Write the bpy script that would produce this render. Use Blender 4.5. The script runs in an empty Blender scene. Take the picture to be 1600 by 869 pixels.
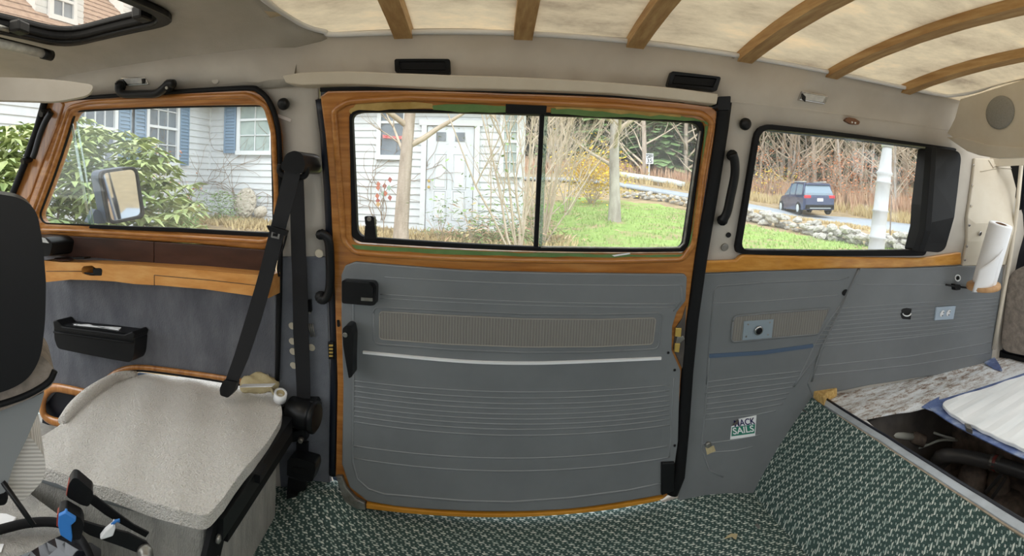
import bpy, bmesh, math, random
import numpy as np
from mathutils import Vector, Matrix
from mathutils.geometry import delaunay_2d_cdt

scene = bpy.context.scene
COL = scene.collection
random.seed(7)

# ------------------------------------------------------------------ camera (a cylindrical phone panorama)
H = 0.985                     # camera height over the van floor
FPX, CX, CY, ROLL = 800.0, 767.0, 286.0, -0.0259
CR, SR = math.cos(ROLL), math.sin(ROLL)
cd = bpy.data.cameras.new('camera')
cd.type = 'PANO'
cd.panorama_type = 'CENTRAL_CYLINDRICAL'
cd.central_cylindrical_range_u_min = -CX / FPX
cd.central_cylindrical_range_u_max = (1600 - CX) / FPX
cd.central_cylindrical_range_v_min = -(869 - CY) / FPX
cd.central_cylindrical_range_v_max = CY / FPX
cd.central_cylindrical_radius = 1.0
cd.clip_start = 0.01
cam = bpy.data.objects.new('camera', cd)
COL.objects.link(cam)
cam.matrix_world = Matrix(((CR, SR, 0, 0), (0, 0, -1, 0), (-SR, CR, 0, H), (0, 0, 0, 1)))
scene.camera = cam

# ------------------------------------------------------------------ overcast daylight
w = bpy.data.worlds.new('overcast_sky'); scene.world = w; w.use_nodes = True
nt = w.node_tree; nt.nodes.clear()
out = nt.nodes.new('ShaderNodeOutputWorld'); bg = nt.nodes.new('ShaderNodeBackground')
bg.inputs[0].default_value = (0.93, 0.97, 1.0, 1); bg.inputs[1].default_value = 1.0
nt.links.new(bg.outputs[0], out.inputs[0])
sd = bpy.data.lights.new('veiled_sun', 'SUN'); sd.energy = 0.7; sd.angle = math.radians(40); sd.color = (1, .97, .92)
sun = bpy.data.objects.new('veiled_sun', sd); COL.objects.link(sun)
sun.rotation_euler = (math.radians(48), 0, math.radians(-20))
scene.view_settings.view_transform = 'Standard'
scene.view_settings.look = 'None'
scene.view_settings.gamma = 1.0
scene.view_settings.use_curve_mapping = False
scene.view_settings.exposure = 1.4

# ------------------------------------------------------------------ pixels to places
def ray(px, py):
    th = (px - CX) / FPX; v = (CY - py) / FPX
    s, c = math.sin(th), math.cos(th)
    return Vector((CR * s + SR * v, c, -SR * s + CR * v))

_pz = np.array([-.3, .01, .385, .7185, .965, 1.191, 1.29, 1.335, 1.37])
_py = np.array([1.505, 1.50, 1.464, 1.4025, 1.3245, 1.251, 1.205, 1.165, 1.10])
_z = np.linspace(-.3, 1.37, 168)
_y = np.interp(_z, _pz, _py)
_k = np.ones(9) / 9
_y = np.concatenate([_y[:4], np.convolve(_y, _k, 'valid'), _y[-4:]])
def taper(x, z):
    t = max(0.0, abs(x) - .5)
    wgt = min(1.0, max(0.0, (1.30 - z) / .45))
    return .25 * t * t / (t + .15) * wgt
def wy(x, z):                                  # the inside of the van's side, y over (x, z)
    i = (z + .3) / .01
    if i <= 0: d = _y[0]
    elif i >= 167: d = _y[-1]
    else:
        k = int(i); d = _y[k] + (_y[k + 1] - _y[k]) * (i - k)
    return float(d) - taper(x, z)
def W(px, py, off=0.0):                        # a pixel on that side, 'off' in front of it
    d = ray(px, py); lo, hi = .05, 6.0
    for _ in range(44):
        t = (lo + hi) / 2
        if d.y * t > wy(d.x * t, H + d.z * t) - off: hi = t
        else: lo = t
    return Vector((d.x * lo, d.y * lo, H + d.z * lo))
def PZ(px, py, z):
    d = ray(px, py); t = (z - H) / d.z
    return Vector((d.x * t, d.y * t, z))
def PX(px, py, x):
    d = ray(px, py); t = x / d.x
    return Vector((x, d.y * t, H + d.z * t))
def PY(px, py, y):
    d = ray(px, py); t = y / d.y
    return Vector((d.x * t, y, H + d.z * t))
def PR(px, py, r):                             # at horizontal range r
    d = ray(px, py); t = r / math.hypot(d.x, d.y)
    return Vector((d.x * t, d.y * t, H + d.z * t))

# ------------------------------------------------------------------ materials
def lin(c):
    return tuple((v / 255 / 12.92) if v / 255 <= .04045 else ((v / 255 + .055) / 1.055) ** 2.4 for v in c[:3]) + (1,)
def base_mat(name):
    m = bpy.data.materials.new(name); m.use_nodes = True
    n = m.node_tree; b = n.nodes['Principled BSDF']
    return m, n, b
def N(n, t, **kw):
    x = n.nodes.new(t)
    for k, v in kw.items():
        if k.startswith('i_'): x.inputs[int(k[2:])].default_value = v
        else: setattr(x, k, v)
    return x
def coords(n, scale=(1, 1, 1), kind='Object', rot=(0, 0, 0)):
    tc = N(n, 'ShaderNodeTexCoord'); mp = N(n, 'ShaderNodeMapping')
    mp.inputs['Scale'].default_value = scale; mp.inputs['Rotation'].default_value = rot
    n.links.new(tc.outputs[kind], mp.inputs[0]); return mp.outputs[0]
def noise(n, co, scale, detail=3, rough=.6):
    x = N(n, 'ShaderNodeTexNoise'); n.links.new(co, x.inputs['Vector'])
    x.inputs['Scale'].default_value = scale; x.inputs['Detail'].default_value = detail; x.inputs['Roughness'].default_value = rough
    return x.outputs[0]
def ramp(n, fac, stops):
    r = N(n, 'ShaderNodeValToRGB'); n.links.new(fac, r.inputs[0])
    e = r.color_ramp.elements
    while len(e) < len(stops): e.new(.5)
    for q, (p, c) in zip(e, stops): q.position = p; q.color = c
    return r.outputs[0]
def bump(n, b, h, strength, dist=.002):
    x = N(n, 'ShaderNodeBump'); x.inputs['Strength'].default_value = strength; x.inputs['Distance'].default_value = dist
    n.links.new(h, x.inputs['Height']); n.links.new(x.outputs[0], b.inputs['Normal'])
def mat(name, c1, c2=None, rough=.6, metal=0, scale=8, stretch=(1, 1, 1), lo=.35, hi=.65, bmp=None, coat=0, spec=.5, detail=4, c3=None):
    m, n, b = base_mat(name)
    b.inputs['Roughness'].default_value = rough; b.inputs['Metallic'].default_value = metal
    b.inputs['Coat Weight'].default_value = coat; b.inputs['Specular IOR Level'].default_value = spec
    if c2:
        f = noise(n, coords(n, stretch), scale, detail)
        st = [(lo, lin(c1)), (hi, lin(c2))]
        if c3: st = [(lo, lin(c1)), ((lo + hi) / 2, lin(c2)), (hi, lin(c3))]
        n.links.new(ramp(n, f, st), b.inputs['Base Color'])
    else: b.inputs['Base Color'].default_value = lin(c1)
    if bmp:
        f2 = noise(n, coords(n, bmp[3] if len(bmp) > 3 else (1, 1, 1)), bmp[0], 2); bump(n, b, f2, bmp[1], bmp[2] if len(bmp) > 2 else .002)
    return m

MAT = {}
MAT['headliner'] = mat('headliner', (180, 173, 162), (192, 186, 176), rough=.75, scale=5, bmp=(420, .25, .001))
MAT['headliner_ribbed'] = mat('headliner_ribbed', (172, 166, 155), (184, 178, 168), rough=.8, scale=6, bmp=(260, .5, .002, (1, 1, .3)))
MAT['cream'] = mat('cream_vinyl', (200, 190, 172), (208, 200, 184), rough=.6, scale=7, bmp=(300, .2, .001))
MAT['vinyl'] = mat('grey_vinyl', (110, 114, 117), (119, 123, 126), rough=.48, scale=4, bmp=(500, .25, .0008))
MAT['vinyl_line'] = mat('grey_vinyl_piping', (126, 130, 133), rough=.45)
MAT['doorcarpet'] = mat('charcoal_carpet', (88, 90, 97), (112, 114, 120), rough=.95, scale=9, bmp=(350, .8, .003, (1, 1, .25)), stretch=(1.5, 1, .5))
MAT['pillar_carpet'] = mat('grey_pillar_carpet', (98, 102, 110), (110, 114, 121), rough=.9, scale=12, bmp=(350, .6, .002))
MAT['black'] = mat('black_plastic', (21, 22, 24), rough=.4, spec=.28)
MAT['rubber'] = mat('black_rubber', (16, 17, 19), rough=.65, spec=.25)
MAT['navy'] = mat('navy_paint', (16, 20, 32), rough=.4)
MAT['belt'] = mat('belt_webbing', (22, 23, 26), rough=.85, bmp=(900, .5, .0005))
MAT['chrome'] = mat('chrome', (200, 200, 200), rough=.2, metal=1)
MAT['steel'] = mat('dull_steel', (165, 165, 160), (130, 125, 118), rough=.4, metal=.7, scale=30)
MAT['white'] = mat('white_paint', (236, 238, 240), rough=.5)
MAT['paper'] = mat('white_paper', (240, 241, 243), rough=.9, bmp=(200, .3, .001))
MAT['piping'] = mat('white_piping', (214, 214, 214), rough=.5)
MAT['brownstrip'] = mat('dark_brown_board', (52, 34, 28), (74, 50, 42), rough=.45, scale=6, stretch=(1, 1, 3))
MAT['dash'] = mat('cork_foam', (218, 184, 118), (184, 146, 84), rough=.95, scale=90, bmp=(120, 1, .006))
MAT['insert'] = None
def wood(name, a, b_, c, rough=.28, coat=.4, scale=5, stretch=(1.2, 14, 14)):
    return mat(name, a, b_, rough=rough, scale=scale, stretch=stretch, lo=.3, hi=.7, coat=coat, c3=c, detail=6)
MAT['amber'] = wood('amber_wood_paint', (144, 90, 38), (171, 112, 52), (189, 133, 72))
MAT['ambervert'] = wood('amber_wood_paint_upright', (136, 84, 36), (164, 108, 52), (184, 128, 70), stretch=(14, 14, 1.2))
MAT['amberlight'] = wood('golden_wood_paint', (178, 116, 44), (198, 138, 58), (212, 156, 78))
MAT['oak'] = wood('honey_wood', (196, 132, 62), (212, 150, 80), (222, 166, 98), rough=.38, coat=.2, scale=4, stretch=(2, 9, 9))
MAT['rib'] = wood('pine_rib', (160, 120, 72), (180, 142, 92), (198, 164, 114), rough=.55, coat=0, scale=6, stretch=(12, 1.5, 12))
MAT['goldsill'] = mat('ochre_paint', (182, 124, 34), (198, 140, 50), rough=.4, scale=10)
MAT['tape'] = mat('green_tape', (86, 118, 66), (104, 136, 80), rough=.7, scale=14)
MAT['tapeedge'] = mat('torn_masking_tape', (186, 158, 96), (160, 130, 66), rough=.7, scale=20)
def striped(name, c1, c2, freq, axis='x', rough=.8, bs=.4):
    m, n, b = base_mat(name); b.inputs['Roughness'].default_value = rough
    co = coords(n)
    wv = N(n, 'ShaderNodeTexWave', wave_type='BANDS', bands_direction=axis.upper())
    wv.inputs['Scale'].default_value = freq; wv.inputs['Distortion'].default_value = .6; wv.inputs['Detail'].default_value = 1
    n.links.new(co, wv.inputs[0])
    n.links.new(ramp(n, wv.outputs[1], [(.2, lin(c1)), (.8, lin(c2))]), b.inputs['Base Color'])
    bump(n, b, wv.outputs[1], bs, .002); return m
MAT['insert'] = striped('woven_insert', (116, 114, 110), (130, 128, 123), 40)
MAT['seatcloth'] = striped('seat_cloth', (188, 184, 178), (222, 219, 214), 60, 'z')
MAT['seatgrey'] = mat('seat_grey_plastic', (128, 132, 134), rough=.55)
MAT['seatdark'] = mat('seat_rough_cloth', (120, 112, 104), (150, 140, 130), rough=.95, scale=40, bmp=(90, .8, .004))
MAT['pile'] = mat('cream_carpet_pile', (224, 220, 213), (236, 232, 226), rough=1, scale=120, bmp=(230, 1, .012), c3=(228, 223, 214))
MAT['boxcarpet'] = mat('grey_box_carpet', (150, 148, 143), (182, 179, 172), rough=1, scale=18, bmp=(300, 1, .006, (1, 1, .3)), stretch=(1, 1, .3))
MAT['blueclip'] = mat('blue_plastic', (58, 132, 214), rough=.4)
MAT['redclip'] = mat('red_plastic', (170, 60, 40), rough=.4)
MAT['gloss'] = mat('glossy_black_film', (24, 26, 32), rough=.12, coat=.5)
MAT['sand'] = mat('tan_cloth', (178, 164, 126), (198, 184, 146), rough=.9, scale=20, bmp=(180, .6, .003))
MAT['outlet'] = mat('pale_blue_plate', (168, 184, 200), rough=.4)
MAT['greyplate'] = mat('grey_metal_plate', (138, 152, 162), rough=.45)
MAT['velcro'] = mat('cream_dot', (206, 198, 178), rough=.9)
MAT['brass'] = mat('brass', (206, 176, 96), rough=.35, metal=.4)
MAT['bluestrip'] = mat('blue_grey_strip', (82, 100, 124), rough=.4)
MAT['deckblue'] = mat('blue_body_paint', (62, 78, 126), (96, 116, 164), rough=.4, scale=14, c3=(160, 172, 196))
MAT['lid'] = mat('white_corrugated_lid', (236, 240, 242), (246, 248, 249), rough=.4, scale=3, stretch=(1, 8, 1))
MAT['dark'] = mat('engine_bay_black', (72, 68, 66), (98, 92, 86), rough=.8, scale=9)
MAT['hose'] = mat('rubber_hose', (74, 73, 74), rough=.4)
MAT['pipe'] = mat('pale_pipe', (206, 210, 204), rough=.4)
MAT['clampred'] = mat('red_clamp_band', (150, 70, 66), rough=.4)
MAT['rust'] = mat('rusty_part', (150, 134, 122), (98, 88, 82), rough=.8, scale=20)
def deck_mat():
    m, n, b = base_mat('worn_white_deck'); b.inputs['Roughness'].default_value = .5
    co = coords(n, (2.2, 6, 1))
    a = ramp(n, noise(n, co, 9, 10, .85), [(.44, lin((232, 236, 240))), (.52, lin((200, 198, 194))), (.57, lin((142, 116, 98))), (.66, lin((82, 64, 54)))])
    tc = N(n, 'ShaderNodeTexCoord'); sx = N(n, 'ShaderNodeSeparateXYZ'); n.links.new(tc.outputs['Object'], sx.inputs[0])
    # stains gather along the side panel, where the deck is worn through
    mr = N(n, 'ShaderNodeMapRange'); mr.inputs[1].default_value = .95; mr.inputs[2].default_value = 1.12
    n.links.new(sx.outputs[1], mr.inputs[0])
    mx = N(n, 'ShaderNodeMix', data_type='RGBA'); n.links.new(mr.outputs[0], mx.inputs[0])
    mx.inputs[6].default_value = lin((232, 236, 240)); n.links.new(a, mx.inputs[7])
    n.links.new(mx.outputs[2], b.inputs['Base Color'])
    bump(n, b, noise(n, co, 30), .2, .002); return m
MAT['deck'] = deck_mat()
def carpet_mat():                              # green loop carpet with pale dashes and dots, in metres of its own UV
    m, n, b = base_mat('green_dash_carpet'); b.inputs['Roughness'].default_value = 1.0; b.inputs['Specular IOR Level'].default_value = .2
    tc = N(n, 'ShaderNodeTexCoord')
    nz = N(n, 'ShaderNodeTexNoise'); n.links.new(tc.outputs['UV'], nz.inputs[0]); nz.inputs['Scale'].default_value = 60
    ad = N(n, 'ShaderNodeVectorMath', operation='MULTIPLY_ADD'); n.links.new(nz.outputs[1], ad.inputs[0])
    ad.inputs[1].default_value = (.005, .004, 0); n.links.new(tc.outputs['UV'], ad.inputs[2])
    sp = N(n, 'ShaderNodeSeparateXYZ'); n.links.new(ad.outputs[0], sp.inputs[0])
    def mt(op, a, b_=None):
        x = N(n, 'ShaderNodeMath', operation=op)
        for i, q in enumerate((a, b_)):
            if q is None: continue
            if isinstance(q, (int, float)): x.inputs[i].default_value = q
            else: n.links.new(q, x.inputs[i])
        return x.outputs[0]
    def rows(pitch, length, cover, band, slant, shift):
        v = mt('ADD', mt('DIVIDE', sp.outputs[1], pitch), shift)
        row = mt('FLOOR', v); fv = mt('FRACT', v)
        rnd = mt('FRACT', mt('MULTIPLY', mt('SINE', mt('MULTIPLY', row, 12.99)), 43.7))
        u = mt('ADD', mt('ADD', mt('DIVIDE', sp.outputs[0], length), mt('MULTIPLY', row, .41)), mt('ADD', mt('MULTIPLY', fv, slant), mt('MULTIPLY', rnd, .2)))
        return mt('MULTIPLY', mt('LESS_THAN', mt('FRACT', u), cover), mt('LESS_THAN', fv, band))
    m1 = rows(.0140, .038, .40, .36, .35, 0.0)
    m2 = rows(.0140, .0118, .42, .30, 0.0, .5)
    fine = ramp(n, noise(n, tc.outputs['UV'], 330, 2), [(.35, lin((54, 72, 70))), (.7, lin((84, 108, 104)))])
    mask = mt('MAXIMUM', m1, mt('MULTIPLY', m2, .75))
    mx = N(n, 'ShaderNodeMix', data_type='RGBA'); n.links.new(mask, mx.inputs[0]); n.links.new(fine, mx.inputs[6])
    n.links.new(ramp(n, noise(n, tc.outputs['UV'], 90, 2), [(.35, lin((150, 172, 166))), (.65, lin((234, 238, 230)))]), mx.inputs[7])
    n.links.new(mx.outputs[2], b.inputs['Base Color'])
    hh = mt('ADD', mask, mt('MULTIPLY', noise(n, tc.outputs['UV'], 330, 2), .6)); bump(n, b, hh, .6, .004)
    return m
MAT['carpet'] = carpet_mat()
def fibre_mat():                               # raw fibreglass: daylight comes through it
    m, n, b = base_mat('raw_fibreglass')
    co = coords(n, (1, 2.2, 1))
    c = ramp(n, noise(n, co, 3.2, 7, .7), [(.30, lin((146, 131, 110))), (.44, lin((186, 170, 143))), (.56, lin((206, 190, 160))), (.72, lin((232, 206, 166)))])
    n.links.new(c, b.inputs['Base Color']); b.inputs['Roughness'].default_value = .6
    tr = N(n, 'ShaderNodeBsdfTranslucent'); n.links.new(c, tr.inputs[0])
    mx = N(n, 'ShaderNodeMixShader'); mx.inputs[0].default_value = .30
    n.links.new(b.outputs[0], mx.inputs[1]); n.links.new(tr.outputs[0], mx.inputs[2])
    n.links.new(mx.outputs[0], n.nodes['Material Output'].inputs[0]); return m
MAT['fibre'] = fibre_mat()
def glass_mat(name, tint=(.97, .985, .98), refl=.03, veil=.035):   # a whitish haze mixed into the panes imitates window glare
    m = bpy.data.materials.new(name); m.use_nodes = True; n = m.node_tree; n.nodes.clear()
    o = N(n, 'ShaderNodeOutputMaterial'); t = N(n, 'ShaderNodeBsdfTransparent'); g = N(n, 'ShaderNodeBsdfGlossy'); x = N(n, 'ShaderNodeMixShader')
    t.inputs[0].default_value = (*tint, 1); g.inputs['Roughness'].default_value = .02; x.inputs[0].default_value = refl
    du = N(n, 'ShaderNodeBsdfTranslucent'); du.inputs[0].default_value = (.9, .9, .9, 1); y = N(n, 'ShaderNodeMixShader'); y.inputs[0].default_value = veil
    n.links.new(t.outputs[0], x.inputs[1]); n.links.new(g.outputs[0], x.inputs[2]); n.links.new(x.outputs[0], y.inputs[1]); n.links.new(du.outputs[0], y.inputs[2]); n.links.new(y.outputs[0], o.inputs[0]); return m
MAT['glass'] = glass_mat('clear_glass'); MAT['sunglass'] = glass_mat('sunroof_glass', (.92, .88, .82), .04)
MAT['glassedge'] = glass_mat('green_glass_edge', (.72, .84, .80), .2)
MAT['mirror'] = mat('mirror_glass', (215, 220, 224), rough=.03, metal=1)
MAT['lens'] = mat('clear_lens', (206, 206, 202), (186, 186, 184), rough=.2, scale=60)

# ------------------------------------------------------------------ objects
def obj(name, me, m=None, parent=None, smooth=False):
    o = bpy.data.objects.new(name, me); COL.objects.link(o)
    if m is not None and not me.materials: me.materials.append(MAT[m] if isinstance(m, str) else m)
    if parent is not None:
        o.parent = parent; o.matrix_parent_inverse = Matrix.Translation(parent.location).inverted() if parent.type == 'EMPTY' else Matrix()
    if smooth:
        for p in me.polygons: p.use_smooth = True
    return o
def tag(o, label, cat, group=None):
    o['label'] = label; o['category'] = cat
    if group: o['group'] = group
    return o
def struct(o, label=None):
    o['kind'] = 'structure'
    if label: o['label'] = label
    return o
def empty(name, loc):
    o = bpy.data.objects.new(name, None); COL.objects.link(o); o.location = loc; o.empty_display_size = .05; return o
def thing(name, loc, label, cat, group=None): return tag(empty(name, loc), label, cat, group)

def bm_mesh(bm, name, recalc=True):
    if recalc: bmesh.ops.recalc_face_normals(bm, faces=bm.faces)
    me = bpy.data.meshes.new(name); bm.to_mesh(me); bm.free(); return me
def bevel_bm(bm, width, seg=2, ang=.6):
    if width <= 0: return
    ed = [e for e in bm.edges if len(e.link_faces) == 2 and e.calc_face_angle(0) > ang]
    if ed: bmesh.ops.bevel(bm, geom=ed, offset=width, segments=seg, profile=.5, affect='EDGES', clamp_overlap=True)

def rpoly(pts, r, seg=5):                      # round the corners of a polygon; r a number or one per corner
    n = len(pts); res = []
    for i in range(n):
        ri = r[i] if isinstance(r, (list, tuple)) else r
        p, a, b = Vector(pts[i]), Vector(pts[i - 1]), Vector(pts[(i + 1) % n])
        if ri <= 0: res.append(tuple(p)); continue
        da, db = a - p, b - p
        la = min(ri, da.length * .49); lb = min(ri, db.length * .49)
        A, B = p + da.normalized() * la, p + db.normalized() * lb
        for k in range(seg + 1):
            t = k / seg; q = A * (1 - t) ** 2 + p * 2 * t * (1 - t) + B * t * t
            res.append(tuple(q))
    return res
def inpoly(x, y, P):
    c = False; j = len(P) - 1
    for i in range(len(P)):
        if (P[i][1] > y) != (P[j][1] > y) and x < (P[j][0] - P[i][0]) * (y - P[i][1]) / (P[j][1] - P[i][1]) + P[i][0]: c = not c
        j = i
    return c
def densify(P, g):
    res = []
    for i in range(len(P)):
        a, b = Vector(P[i]), Vector(P[(i + 1) % len(P)])
        k = max(1, int((b - a).length / g))
        for q in range(k): res.append(tuple(a.lerp(b, q / k)))
    return res
def fill2d(loops, g):
    loops = [densify(l, g) for l in loops]
    V = []; E = []
    for l in loops:
        s = len(V); V += [Vector(p) for p in l]; E += [(s + i, s + (i + 1) % len(l)) for i in range(len(l))]
    P = loops[0]
    def inside(x, y): return inpoly(x, y, P) and not any(inpoly(x, y, h) for h in loops[1:])
    xs = [p[0] for p in P]; ys = [p[1] for p in P]
    A = np.array([p for l in loops for p in l])
    x = min(xs) + g * .5
    while x < max(xs):
        y = min(ys) + g * .5
        while y < max(ys):
            if inside(x, y) and ((A - (x, y)) ** 2).sum(1).min() > (g * .45) ** 2: V.append(Vector((x, y)))
            y += g
        x += g
    vo, eo, fo, *_ = delaunay_2d_cdt(V, E, [], 0, 1e-7)
    F = []
    for f in fo:
        cx = sum(vo[i][0] for i in f) / 3; cy = sum(vo[i][1] for i in f) / 3
        if inside(cx, cy): F.append(f)
    return [tuple(v) for v in vo], F
def slab(name, loops, fmap, th, g=.06, bev=0, seg=2, m=None, parent=None, smooth=False):
    """fmap(u, v, depth) -> 3D; depth 0 is the seen face, th the back"""
    V, F = fill2d(loops, g); n = len(V)
    bm = bmesh.new()
    a = [bm.verts.new(fmap(u, v, 0)) for u, v in V]
    used = set(i for f in F for i in f)
    for f in F: bm.faces.new([a[i] for i in f])
    if th > 0:
        b = [bm.verts.new(fmap(u, v, th)) for u, v in V]
        cnt = {}
        for f in F:
            bm.faces.new([b[i] for i in reversed(f)])
            for i in range(3):
                e = (f[i], f[(i + 1) % 3]); cnt[e] = cnt.get(e, 0) + 1
        for (i, j) in cnt:
            if (j, i) not in cnt:
                try: bm.faces.new((a[j], a[i], b[i], b[j]))
                except ValueError: pass
    for v in [v for v in bm.verts if not v.link_faces]: bm.verts.remove(v)
    bm.normal_update()
    bmesh.ops.recalc_face_normals(bm, faces=bm.faces)
    bevel_bm(bm, bev, seg)
    return obj(name, bm_mesh(bm, name), m, parent, smooth)
def wall(name, px, m, parent=None, off=0.0, th=.008, holes=(), g=.07, bev=0, seg=2, world=False, smooth=False):
    """a sheet on the van's side; px outline is seen at its face, 'off' in front of the side"""
    def cv(l): return [tuple(p) for p in l] if world else [(lambda q: (q.x, q.z))(W(p[0], p[1], off)) for p in l]
    return slab(name, [cv(px)] + [cv(h) for h in holes], lambda u, v, d: (u, wy(u, v) - off + d, v), th, g, bev, seg, m, parent, smooth)

def sweep(name, pts, r, m, parent=None, seg=8, closed=False, flat=None, up=None, cap=True, radii=None, rect=False):
    """a tube (or a flat band: flat = (half width, half height)) along 3D points"""
    pts = [Vector(p) for p in pts]; n = len(pts); bm = bmesh.new(); rings = []
    prev = None
    for i, p in enumerate(pts):
        if closed: t = pts[(i + 1) % n] - pts[i - 1]
        else: t = pts[min(i + 1, n - 1)] - pts[max(i - 1, 0)]
        t.normalize()
        if up is not None: s = t.cross(Vector(up))
        elif prev is None: s = t.cross(Vector((0, 0, 1))) if abs(t.z) < .9 else t.cross(Vector((1, 0, 0)))
        else: s = prev - t * prev.dot(t)
        s.normalize(); prev = s; u = s.cross(t).normalized()
        rr = radii[i] if radii else 1.0
        a, b = flat if flat else (r, r)
        if rect: cs = [(-1, -1), (1, -1), (1, 1), (-1, 1)]
        else: cs = [(math.cos(2 * math.pi * k / seg), math.sin(2 * math.pi * k / seg)) for k in range(seg)]
        rings.append([bm.verts.new(p + s * (a * rr * x) + u * (b * rr * y)) for x, y in cs])
    q = len(rings[0])
    for i in range(n if closed else n - 1):
        A, B = rings[i], rings[(i + 1) % n]
        for k in range(q): bm.faces.new((A[k], A[(k + 1) % q], B[(k + 1) % q], B[k]))
    if not closed and cap: bm.faces.new(rings[0][::-1]); bm.faces.new(rings[-1])
    o = obj(name, bm_mesh(bm, name), m, parent)
    if not rect:
        for p in o.data.polygons: p.use_smooth = True
    return o
def wpath(px, off=0.0, step=14):               # densified pixel path on the side
    res = []
    for a, b in zip(px[:-1], px[1:]):
        k = max(1, int(math.dist(a, b) / step))
        for q in range(k): res.append(W(a[0] + (b[0] - a[0]) * q / k, a[1] + (b[1] - a[1]) * q / k, off))
    res.append(W(*px[-1], off)); return res
def curve(px, k=6):                            # Catmull-Rom through pixel (or 3D) points
    P = [Vector(p) for p in px]; P = [P[0] * 2 - P[1]] + P + [P[-1] * 2 - P[-2]]
    res = []
    for i in range(1, len(P) - 2):
        for q in range(k):
            t = q / k; a, b, c, d = P[i - 1:i + 3]
            res.append(tuple(.5 * ((2 * b) + (c - a) * t + (2 * a - 5 * b + 4 * c - d) * t * t + (3 * b - a - 3 * c + d) * t ** 3)))
    res.append(tuple(P[-2])); return res
def box(name, size, mx, m, parent=None, bev=0, seg=2):
    bm = bmesh.new(); bmesh.ops.create_cube(bm, size=1)
    bmesh.ops.scale(bm, vec=size, verts=bm.verts); bevel_bm(bm, bev, seg)
    bm.transform(mx if isinstance(mx, Matrix) else Matrix.Translation(mx))
    return obj(name, bm_mesh(bm, name), m, parent)
def lathe(name, prof, mx, m, parent=None, seg=20, smooth=True):
    bm = bmesh.new(); rings = []
    for r, z in prof: rings.append([bm.verts.new((r * math.cos(2 * math.pi * k / seg), r * math.sin(2 * math.pi * k / seg), z)) for k in range(seg)])
    for A, B in zip(rings[:-1], rings[1:]):
        for k in range(seg): bm.faces.new((A[k], A[(k + 1) % seg], B[(k + 1) % seg], B[k]))
    bm.faces.new(rings[0][::-1]); bm.faces.new(rings[-1])
    bm.transform(mx); o = obj(name, bm_mesh(bm, name), m, parent)
    if smooth:
        for p in o.data.polygons: p.use_smooth = len(p.vertices) == 4
    return o
def frame_at(p, zdir, xdir=(1, 0, 0)):
    z = Vector(zdir).normalized(); x = Vector(xdir); x = (x - z * x.dot(z)).normalized(); y = z.cross(x)
    return Matrix(((x.x, y.x, z.x, p[0]), (x.y, y.y, z.y, p[1]), (x.z, y.z, z.z, p[2]), (0, 0, 0, 1)))
def disc(name, px, py, r, depth, m, parent=None, off=0, prof=None, seg=16):   # a round boss on the van's side
    c = W(px, py, off); s = 1.0
    prof = prof or [(r, 0), (r, depth * .7), (r * .85, depth)]
    return lathe(name, prof, frame_at(c, (0, -1, -.28)), m, parent, seg)
def facing(th0, r):                             # an upright plane square to azimuth th0 at range r
    o = Vector((r * math.sin(th0), r * math.cos(th0), 0)); t = Vector((math.cos(th0), -math.sin(th0), 0)); n = Vector((math.sin(th0), math.cos(th0), 0))
    def cv(px, py):
        d = ray(px, py); k = r / (d.x * n.x + d.y * n.y); p = d * k
        return ((p - o).dot(t), H + p.z)
    def fm(u, v, d): return o + t * u + n * d + Vector((0, 0, v))
    return cv, fm
def upright(name, px, r, th, m, parent=None, bev=0, seg=3, g=.2, holes=(), px0=None, smooth=False):
    c = px0 if px0 is not None else sum(p[0] for p in px) / len(px)
    cv, fm = facing((c - CX) / FPX, r)
    return slab(name, [[cv(*p) for p in px]] + [[cv(*p) for p in h] for h in holes], fm, th, g, bev, seg, m, parent, smooth)
def level(name, px, z, th, m, parent=None, bev=0, g=.08, holes=(), seg=2, world=False, zf=None):
    def cv(l): return [tuple(p) for p in l] if world else [tuple(PZ(p[0], p[1], z)[:2]) for p in l]
    zf = zf or (lambda x, y: 0)
    return slab(name, [cv(px)] + [cv(h) for h in holes], lambda u, v, d: (u, v, z - d + zf(u, v)), th, g, bev, seg, m, parent)
def text_mesh(body, size, extrude=.0004, weight=0.0):
    cu = bpy.data.curves.new('t', 'FONT'); cu.body = body; cu.size = size; cu.extrude = extrude; cu.align_x = 'CENTER'; cu.align_y = 'CENTER'; cu.offset = weight
    o = bpy.data.objects.new('t', cu); COL.objects.link(o)
    dg = bpy.context.evaluated_depsgraph_get(); me = bpy.data.meshes.new_from_object(o.evaluated_get(dg))
    bpy.data.objects.remove(o); me.materials.clear(); return me
# =================================================================== THE VAN: floor, side, roof
def uvmap(o, f):
    me = o.data; l = me.uv_layers.new(name='UVMap')
    for lp in me.loops: l.data[lp.index].uv = f(me.vertices[lp.vertex_index].co)
def edge_noise(pts, amp, seed, k=3):
    rnd = random.Random(seed); res = []
    for i in range(len(pts)):
        a, b = Vector(pts[i]), Vector(pts[(i + 1) % len(pts)])
        for q in range(k):
            p = a.lerp(b, q / k); res.append((p.x + rnd.uniform(-amp, amp), p.y + rnd.uniform(-amp, amp)))
    return res

# floor: the green carpet, rising a little where it runs up to the door sill
def floor_z(x, y):
    r = 0.0
    d = math.hypot(x + .47, y - 1.46); r += .07 * math.exp(-(d / .10) ** 2)
    d = math.hypot(x - .70, y - 1.50); r += .03 * math.exp(-(d / .16) ** 2)
    return r
fl = level('floor', [(-2.3, -.5), (.845, -.5), (.835, 1.02), (.845, 1.57), (-.50, 1.57), (-2.3, 1.53)], 0.0, .02, 'carpet', world=True, g=.07, zf=floor_z)
uvmap(fl, lambda c: (c.x, c.y)); struct(fl, 'dark green carpet with pale dashes laid on the van floor')

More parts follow.
